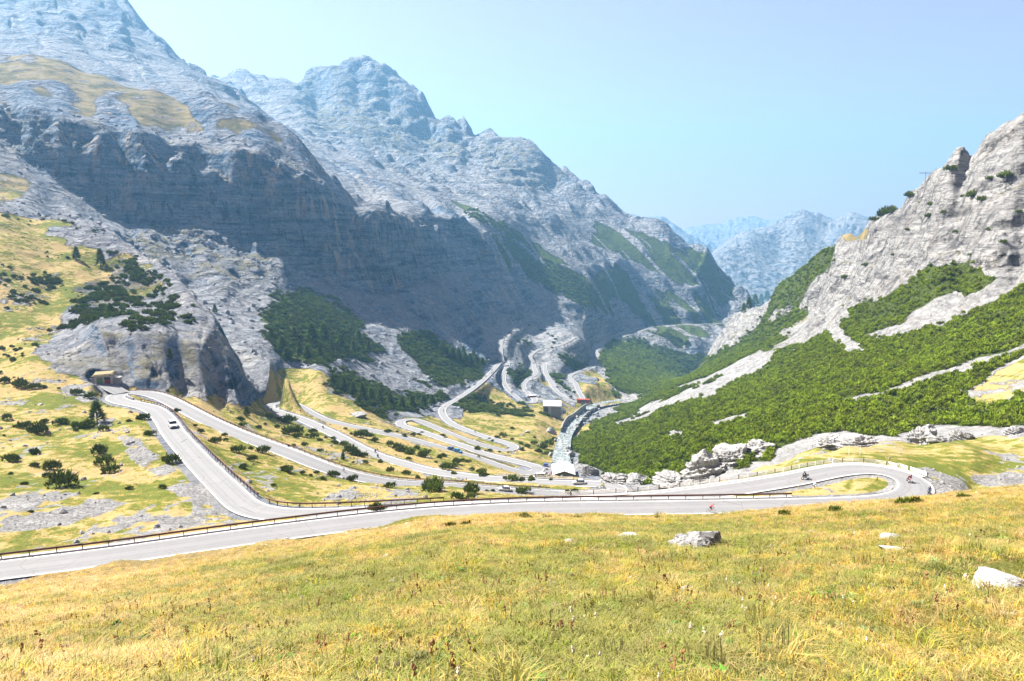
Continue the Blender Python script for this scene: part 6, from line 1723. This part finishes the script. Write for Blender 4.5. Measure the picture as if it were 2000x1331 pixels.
def motorcycle(label, pos, yaw, paint, lean=0.0, pitch=0.0, group='motorcycles on the pass road'):
    t = thing('motorcycle', label, 'motorcycle', pos, yaw, group); t.rotation_euler = (lean, pitch, yaw)
    wheel2(t, -.70, T_MOTO, .325, .014); wheel2(t, .74, T_MOTO, .325, .014)
    hull('fuel_tank', [(-.12, .12, .08, .78, .90), (.05, .16, .13, .74, 1.02), (.28, .15, .12, .74, 1.04), (.42, .09, .06, .80, .96)], paint, t)
    hull('seat', [(-.85, .08, .06, .86, .96), (-.62, .13, .11, .80, .92), (-.25, .15, .12, .74, .84), (-.08, .11, .09, .76, .86)], BLACKP, t)
    hull('engine', [(-.30, .16, .14, .34, .68), (.0, .20, .18, .28, .72), (.30, .17, .15, .32, .70)], CHROME, t)
    hull('fairing', [(.40, .16, .12, .60, 1.02), (.58, .20, .14, .62, 1.12), (.76, .13, .08, .72, 1.02), (.84, .06, .04, .80, .94)], paint, t)
    hull('tail', [(-.98, .05, .04, .86, .94), (-.82, .11, .09, .76, .88), (-.60, .13, .11, .70, .82)], paint, t)
    bars('fork', [((.74, .09, .325), (.44, .09, 1.02), .025), ((.74, -.09, .325), (.44, -.09, 1.02), .025), ((.40, -.36, 1.06), (.40, .36, 1.06), .018)], CHROME, t)
    bars('frame', [((-.70, .08, .325), (-.10, .08, .42), .025), ((-.70, -.08, .325), (-.10, -.08, .42), .025), ((.40, 0, .92), (-.2, 0, .74), .03), ((.42, 0, .85), (.25, 0, .35), .025)], BLACKP, t)
    bars('exhaust', [((.2, -.16, .30), (-.3, -.17, .28), .03), ((-.3, -.17, .28), (-.95, -.2, .48), .05)], CHROME, t)
    bars('headlight', [((.80, 0, .86), (.87, 0, .85), .07)], LAMP, t)
    mesh_obj('windscreen', [(.60, -.14, 1.10), (.60, .14, 1.10), (.44, .12, 1.34), (.44, -.12, 1.34), (.585, -.14, 1.09), (.585, .14, 1.09), (.425, .12, 1.33), (.425, -.12, 1.33)], [(0, 1, 2, 3), (7, 6, 5, 4), (0, 4, 5, 1), (3, 2, 6, 7)], GLASS, t)
    return t
def bicycle(label, pos, yaw, paint, lean=0.0, pitch=0.0):
    t = thing('bicycle', label, 'bicycle', pos, yaw, 'bicycles on the pass road'); t.rotation_euler = (lean, pitch, yaw)
    wheel2(t, -.50, T_BIKE, .339, .003); wheel2(t, .50, T_BIKE, .339, .003)
    bars('frame', [((-.50, 0, .339), (-.08, 0, .29), .014), ((-.50, 0, .339), (-.18, 0, .80), .012), ((-.08, 0, .29), (-.20, 0, .90), .017), ((-.19, 0, .82), (.36, 0, .86), .017), ((-.08, 0, .29), (.38, 0, .76), .02), ((.38, 0, .74), (.35, 0, .92), .02)], paint, t)
    bars('fork', [((.50, .03, .339), (.37, .03, .76), .012), ((.50, -.03, .339), (.37, -.03, .76), .012)], paint, t)
    bars('handlebar', [((.44, -.21, .95), (.44, .21, .95), .013), ((.35, 0, .92), (.44, 0, .95), .013), ((.44, .21, .95), (.53, .21, .90), .013), ((.44, -.21, .95), (.53, -.21, .90), .013), ((.53, .21, .90), (.46, .21, .82), .013), ((.53, -.21, .90), (.46, -.21, .82), .013)], BLACKP, t)
    hull('saddle', [(-.34, .07, .05, .90, .96), (-.2, .05, .04, .91, .96), (-.06, .02, .015, .91, .95)], BLACKP, t)
    bars('crank', [((-.08, .08, .29), (.06, .10, .37), .012), ((-.08, -.08, .29), (-.2, -.10, .20), .012), ((.03, .10, .37), (.11, .10, .37), .015), ((-.23, -.10, .20), (-.14, -.10, .20), .015), ((-.08, -.09, .29), (-.08, .09, .29), .05)], CHROME, t)
    return t

# ---------------------------------------------------------------- people
SKIN = plain('skin', (.42, .25, .18), .6, .3, 0, .05)
def body_mesh(pose):
    """one continuous figure grown round a posed skeleton; materials 0 top, 1 trousers, 2 skin, 3 shoes"""
    J = POSES[pose]
    names = list(J); idx = {n: i for i, n in enumerate(names)}
    me = bpy.data.meshes.new('body')
    me.from_pydata([J[n][0] for n in names], [(idx[n], idx[J[n][2]]) for n in names if J[n][2]], [])
    ob = bpy.data.objects.new('body_tmp', me); COL.objects.link(ob)
    sk = ob.modifiers.new('skin', 'SKIN'); sk.use_smooth_shade = True
    for n in names:
        v = me.skin_vertices[0].data[idx[n]]; v.radius = (J[n][1], J[n][1] * (1.25 if n in ('chest', 'belly') else 1.0)); v.use_root = n == 'hips'
    ss = ob.modifiers.new('sub', 'SUBSURF'); ss.levels = 2
    dg = bpy.context.evaluated_depsgraph_get()
    ev = ob.evaluated_get(dg)
    out = bpy.data.meshes.new_from_object(ev)
    bpy.data.objects.remove(ob)
    # colour by the bone next to each face
    bones = [(np.array(J[n][0]), np.array(J[J[n][2]][0]), J[n][3]) for n in names if J[n][2]]
    mi = []
    for f in out.polygons:
        c = np.array(f.center); b = (9, 0)
        for (p0, p1, m) in bones:
            d = p1 - p0; s = np.clip(np.dot(c - p0, d) / (np.dot(d, d) + 1e-9), 0, 1)
            b = min(b, (np.linalg.norm(c - p0 - d * s), m))
        mi.append(b[1])
    vs, fs = [v.co[:] for v in out.vertices], [tuple(f.vertices) for f in out.polygons]
    # fingers closed on the grip, and a thumb from the side of the palm
    for s in ('l', 'r'):
        h = np.array(J['hand_' + s][0]); w = np.array(J['wrist_' + s][0]); fw = h - w; fw /= np.linalg.norm(fw)
        sd = np.cross(fw, [0, 0, 1.0]); sd /= np.linalg.norm(sd) + 1e-9
        dn = np.cross(sd, fw); dn = dn if dn[2] < 0 else -dn
        for k in range(5):
            th = k == 4
            b0 = h + sd * ((k - 1.5) * .021) if not th else h - fw * .03 + sd * .042 * (1 if s == 'l' else -1)
            L = (.038, .045, .042, .033, .035)[k]
            m_ = b0 + (fw * L if not th else fw * L * .6 + dn * L * .5); e = m_ + (dn * L * .8 if not th else dn * L * .4 - sd * .015 * (1 if s == 'l' else -1))
            i = len(vs)
            for (q, r_) in ((b0, .010), (m_, .0095), (e, .0075)):
                for a in range(5): vs.append(tuple(q + (sd * math.cos(a * 1.2566) + dn * math.sin(a * 1.2566)) * r_))
            for g in range(2):
                for a in range(5): fs.append((i + g * 5 + a, i + g * 5 + (a + 1) % 5, i + g * 5 + 5 + (a + 1) % 5, i + g * 5 + 5 + a))
            fs.append(tuple(i + 10 + a for a in range(5))); mi += [2] * 11
    return vs, fs, mi
def J_(**k): return k
def limbs(d, s, sg, sh, el, wr_, hand, hp_, kn, an, toe, m_arm=0, m_fore=0):
    d['shoulder_' + s] = ((sh[0], sg * sh[1], sh[2]), .062, 'chest', 0); d['elbow_' + s] = ((el[0], sg * el[1], el[2]), .046, 'shoulder_' + s, 0)
    d['wrist_' + s] = ((wr_[0], sg * wr_[1], wr_[2]), .031, 'elbow_' + s, m_fore); d['hand_' + s] = ((hand[0], sg * hand[1], hand[2]), .034, 'wrist_' + s, 2)
    d['hip_' + s] = ((hp_[0], sg * hp_[1], hp_[2]), .088, 'hips', 1); d['knee_' + s] = ((kn[0], sg * kn[1], kn[2]), .06, 'hip_' + s, 1)
    d['ankle_' + s] = ((an[0], sg * an[1], an[2]), .042, 'knee_' + s, 2 if m_fore == 2 else 1); d['toe_' + s] = ((toe[0], sg * toe[1], toe[2]), .036, 'ankle_' + s, 3)
def torso(hips, belly, chest, neck, head):
    return {'hips': (hips, .12, None, 1), 'belly': (belly, .115, 'hips', 0), 'chest': (chest, .13, 'belly', 0), 'neck': (neck, .055, 'chest', 2), 'head': (head, .085, 'neck', 2)}
POSES = {}
d = torso((-.26, 0, .93), (-.16, 0, 1.06), (-.02, 0, 1.26), (.08, 0, 1.43), (.14, 0, 1.55))
for s, sg in (('l', 1), ('r', -1)): limbs(d, s, sg, (-.01, .18, 1.33), (.17, .30, 1.14), (.33, .31, 1.07), (.40, .30, 1.07), (-.24, .11, .90), (.18, .22, .74), (-.10, .21, .36), (.06, .21, .31))
POSES['moto'] = d
d = torso((-.20, 0, .99), (-.08, 0, 1.09), (.12, 0, 1.25), (.27, 0, 1.36), (.35, 0, 1.46))
limbs(d, 'l', 1, (.14, .17, 1.29), (.32, .21, 1.10), (.45, .21, .98), (.50, .21, .945), (-.18, .09, .96), (.22, .10, .80), (.02, .10, .44), (.13, .10, .405), 0, 2)
limbs(d, 'r', -1, (.14, .17, 1.29), (.32, .21, 1.10), (.45, .21, .98), (.50, .21, .945), (-.18, .09, .96), (.10, .10, .63), (-.20, .10, .28), (-.11, .10, .235), 0, 2)
POSES['cycle'] = d
d = torso((0, 0, .95), (.01, 0, 1.10), (.0, 0, 1.30), (.0, 0, 1.48), (.02, 0, 1.60))
limbs(d, 'l', 1, (0, .19, 1.40), (-.03, .26, 1.12), (.08, .27, .90), (.11, .27, .83), (0, .10, .92), (.03, .11, .50), (.0, .12, .08), (.13, .13, .04), 0, 2)
limbs(d, 'r', -1, (0, .19, 1.40), (-.02, .27, 1.12), (.14, .22, .98), (.20, .19, .98), (0, .10, .92), (.05, .12, .50), (.03, .13, .08), (.16, .14, .04), 0, 2)
POSES['stand'] = d
BODY = {k: body_mesh(k) for k in POSES}
def ball(name, c, r, mat, parent, sz=1.0, sx=1.0):
    bm = bmesh.new(); bmesh.ops.create_uvsphere(bm, u_segments=14, v_segments=10, radius=r)
    for v in bm.verts: v.co = Vector((v.co.x * sx + c[0], v.co.y + c[1], v.co.z * sz + c[2]))
    me = bpy.data.meshes.new(name); bm.to_mesh(me); bm.free(); me.materials.append(mat); me.polygons.foreach_set('use_smooth', [True] * len(me.polygons))
    return obj_from(name, me, parent=parent)
CLOTH = {}
def cloth(col):
    if col not in CLOTH: CLOTH[col] = plain('cloth', col, .85, .1, 0, .15, 12)
    return CLOTH[col]
def person(label, pose, pos, yaw, top, legs, hat, lean=0.0, pitch=0.0, group='riders and visitors on the pass'):
    vs, fs, mi = BODY[pose]
    t = thing('person', label, 'person', pos, yaw, group); t.rotation_euler = (lean, pitch, yaw)
    b = mesh_obj('body', vs, fs, [cloth(top), cloth(legs), SKIN, BLACKP], t, True)
    b.data.polygons.foreach_set('material_index', mi)
    hx, hy, hz = POSES[pose]['head'][0]
    # face: nose, eyes, mouth, ears on the head
    fx0 = hx + .088
    hd = bpy.data.meshes.new('face')
    v2, f2 = [], []
    for (c, r_) in (((fx0 + .012, 0, hz - .01), (.022, .012, .026)), ((fx0 - .004, 0, hz - .055), (.010, .024, .007)), ((hx, .092, hz - .01), (.018, .010, .03)), ((hx, -.092, hz - .01), (.018, .010, .03)), ((fx0 - .004, .032, hz + .018), (.010, .012, .008)), ((fx0 - .004, -.032, hz + .018), (.010, .012, .008))):
        i = len(v2)
        v2 += [(c[0] + r_[0], c[1], c[2]), (c[0] - r_[0], c[1], c[2]), (c[0], c[1] + r_[1], c[2]), (c[0], c[1] - r_[1], c[2]), (c[0], c[1], c[2] + r_[2]), (c[0], c[1], c[2] - r_[2])]
        f2 += [(i, i + 2, i + 4), (i + 2, i + 1, i + 4), (i + 1, i + 3, i + 4), (i + 3, i, i + 4), (i + 2, i, i + 5), (i + 1, i + 2, i + 5), (i + 3, i + 1, i + 5), (i, i + 3, i + 5)]
    fc = mesh_obj('face', v2, f2, [SKIN, BLACKP], t); fc.data.polygons.foreach_set('material_index', [0] * 32 + [1] * 16)
    if pose == 'moto':
        ball('helmet', (hx, 0, hz + .02), .142, cloth(hat), t, 1.02, 1.08); bx('visor', hx + .09, hx + .155, -.10, .10, hz - .02, hz + .07, GLASS, t, .02)
    elif pose == 'cycle':
        o = ball('helmet', (hx - .01, 0, hz + .06), .115, cloth(hat), t, .72, 1.25)
    else:
        ball('hair', (hx - .015, 0, hz + .03), .098, cloth(hat), t, .9, 1.0)
    return t
def rider(label_m, label_p, px, py, dmin, fwd, paint, top, legs, hat, lean=0.0, lo=0, hi=None, turn=0.0):
    p, a, pi_ = on_road(px, py, dmin, fwd, lo, hi); a += turn
    motorcycle(label_m, p, a, paint, lean, pi_)
    person(label_p, 'moto', p, a, top, legs, hat, lean, pi_)
def cyclist(label_b, label_p, px, py, dmin, fwd, paint, top, legs, hat, lo=0, hi=None, turn=0.0):
    p, a, pi_ = on_road(px, py, dmin, fwd, lo, hi); a += turn
    bicycle(label_b, p, a, paint, 0, pi_)
    person(label_p, 'cycle', p, a, top, legs, hat, 0, pi_)
BLK, GRY = (.015, .015, .018), (.10, .10, .11)
M_RED = paint_mat('dark_red_paint', (.16, .012, .02)); M_BLK = paint_mat('black_paint', (.012, .012, .014)); M_NAVY = paint_mat('navy_paint', (.03, .04, .10)); M_YEL = paint_mat('lime_paint', (.35, .38, .04))
H1 = (I_HAIR1 - 14, I_HAIR1 + 60)
rider('black motorcycle leaving the big bend with a dark rider', 'person in black on the motorcycle leaving the big bend', 1573, 938, 110, True, M_BLK, BLK, BLK, BLK, R(6), *H1)
rider('dark red motorcycle leaning through the big bend', 'person in dark red leathers leaning through the big bend', 1772, 943, 110, False, M_RED, (.18, .015, .025), BLK, (.14, .01, .02), R(-22), *H1)
rider('navy motorcycle entering the big bend near the gravel', 'person in blue-grey gear riding near the gravel bank', 1813, 967, 110, False, M_NAVY, (.07, .08, .14), (.03, .03, .06), (.10, .10, .14), R(-8), *H1)
rider('dark motorcycle half hidden by the meadow brow between two bushes', 'person in black crouched on the motorcycle behind the meadow brow', 1593, 997, 110, True, M_RED, BLK, BLK, BLK, 0, 0, I_HAIR1)
cyclist('dark bicycle under the rider in red on the first road', 'person in a red jersey cycling along the first road', 1388, 1003, 105, True, M_BLK, (.60, .04, .025), (.02, .02, .025), (.55, .05, .03), 0, I_HAIR1)
cyclist('pale bicycle beside the grass island of the big bend', 'person in a pale blue jersey cycling past the grass island', 1590, 956, 110, False, P_SILV, (.42, .58, .68), (.03, .04, .08), (.60, .62, .64), *H1)
cyclist('red bicycle just showing above the meadow brow', 'person in a pink jersey cycling behind the meadow brow', 1668, 998, 110, True, M_RED, (.62, .16, .16), (.30, .05, .06), (.62, .30, .28), 0, I_HAIR1)
rider('lime motorcycle turning on the paved bend below the house', 'person in a yellow and black jacket on the lime motorcycle', 1177, 954, 160, False, M_YEL, (.45, .46, .06), BLK, GRY, R(-10), I_HAIR3 - 12, I_HAIR3 + 20)
cyclist('grey bicycle beside the lime motorcycle', 'person in grey cycling beside the lime motorcycle', 1166, 958, 160, True, P_DARK, (.30, .31, .32), BLK, (.5, .5, .5), I_HAIR3 - 14, I_HAIR3 + 4)
H4 = (I_HAIR4 - 30, I_HAIR4 + 34)
rider('black motorcycle entering the narrow bend, first of three', 'person in black riding first of three into the narrow bend', 530, 803, 200, False, M_BLK, BLK, BLK, BLK, R(-6), *H4)
rider('black motorcycle rounding the narrow bend, middle of three', 'person in dark gear riding second of three round the narrow bend', 565, 797, 200, False, M_NAVY, BLK, BLK, GRY, R(6), *H4)
rider('dark motorcycle before the narrow bend, last of three', 'person in charcoal gear riding last of three towards the narrow bend', 586, 803, 200, False, M_BLK, GRY, BLK, BLK, 0, *H4)
cyclist('thin dark bicycle behind the three motorcycles', 'person cycling alone behind the three motorcycles', 601, 814, 200, False, P_DARK, (.12, .12, .13), BLK, GRY, *H4)
rider('dark motorcycle alone on the long fourth road leg', 'person in dark gear riding alone on the fourth road leg', 631, 838, 200, False, M_BLK, BLK, BLK, BLK, 0, I_HAIR3, I_HAIR4)
rider('black motorcycle, upper one of a pair on the fourth road leg', 'person in black on the upper motorcycle of a pair', 733, 885, 150, False, M_BLK, BLK, BLK, GRY, 0, I_HAIR3, I_HAIR4)
rider('black motorcycle, lower one of a pair on the fourth road leg', 'person in black on the lower motorcycle of a pair', 738, 895, 150, False, M_NAVY, BLK, BLK, BLK, 0, I_HAIR3, I_HAIR4)
cyclist('light bicycle near the pair of motorcycles', 'person in white cycling beside the pair of motorcycles', 716, 886, 150, False, P_WHITE, (.55, .56, .58), BLK, (.6, .6, .6), I_HAIR3, I_HAIR4)
cyclist('pale bicycle at the brown rail of the third road leg', 'person in white cycling along the brown rail', 671, 924, 150, False, P_SILV, (.58, .58, .60), (.25, .05, .05), (.6, .6, .6), I_HAIR2, I_HAIR3)
rider('dark touring motorcycle with fairing below the two blue cars', 'person in dark gear on the touring motorcycle', 935, 895, 250, True, M_NAVY, BLK, BLK, BLK, 0, I_HAIR4, I_HAIR5)
rider('tiny dark motorcycle climbing round the sharp upper curve', 'person in dark clothes riding the sharp upper curve', 866, 805, 450, True, M_BLK, BLK, BLK, BLK, 0, I_HAIR7, I_HAIR8)
rider('tiny dark motorcycle on the straight ending at the rounded bend', 'person in dark clothes riding the straight before the rounded bend', 928, 846, 380, False, M_BLK, BLK, BLK, BLK, 0, I_HAIR7, I_HAIR8)
for i, (px, py, yaw, lab) in enumerate(((1067, 918, 40, 'parked dark motorcycle beside the deep blue car'), (1066, 928, 70, 'parked dark motorcycle between the camper van and the parasol'), (1071, 930, 80, 'parked silver motorcycle close to the red parasol'))):
    p = hit(px, py, 250); motorcycle(lab, p, R(yaw), (M_BLK, M_BLK, P_SILV)[i], R(9))
p = hit(1069.5, 934, 250); person('person in a light shirt standing by the parked motorcycles', 'stand', p, R(-60), (.55, .58, .62), (.06, .07, .12), (.08, .05, .03))
p = hit(1074, 933, 250); person('person in a dark red top standing under the parasol', 'stand', p, R(-140), (.28, .05, .05), (.05, .05, .06), (.05, .03, .02))
# ---------------------------------------------------------------- air
def haze():
    zlo = float(Z.min()) - 1.0
    zhi = float(Z.max()) + 20
    x0, x1, y0, y1 = -13500, 13500, -60, 11600
    vs = [(x, y, z) for x in (x0, x1) for y in (y0, y1) for z in (zlo, zhi)]
    fs = [(0, 1, 3, 2), (4, 6, 7, 5), (0, 4, 5, 1), (2, 3, 7, 6), (0, 2, 6, 4), (1, 5, 7, 3)]
    M = bpy.data.materials.new('air'); M.use_nodes = True
    t = M.node_tree; t.nodes.clear()
    out = t.nodes.new('ShaderNodeOutputMaterial')
    v = t.nodes.new('ShaderNodeVolumePrincipled')
    v.inputs['Color'].default_value = (0.25, 0.60, 1.0, 1)
    v.inputs['Density'].default_value = HAZE_DENSITY
    v.inputs['Anisotropy'].default_value = 0.25
    t.links.new(v.outputs[0], out.inputs['Volume'])
    o = mesh_obj('haze', vs, fs, M)
    o['kind'] = 'stuff'
    return o
HAZE_DENSITY = 1.15e-4
haze()
print('SCENE STATS', len(bpy.data.objects), sum(len(m.polygons) for m in bpy.data.meshes))
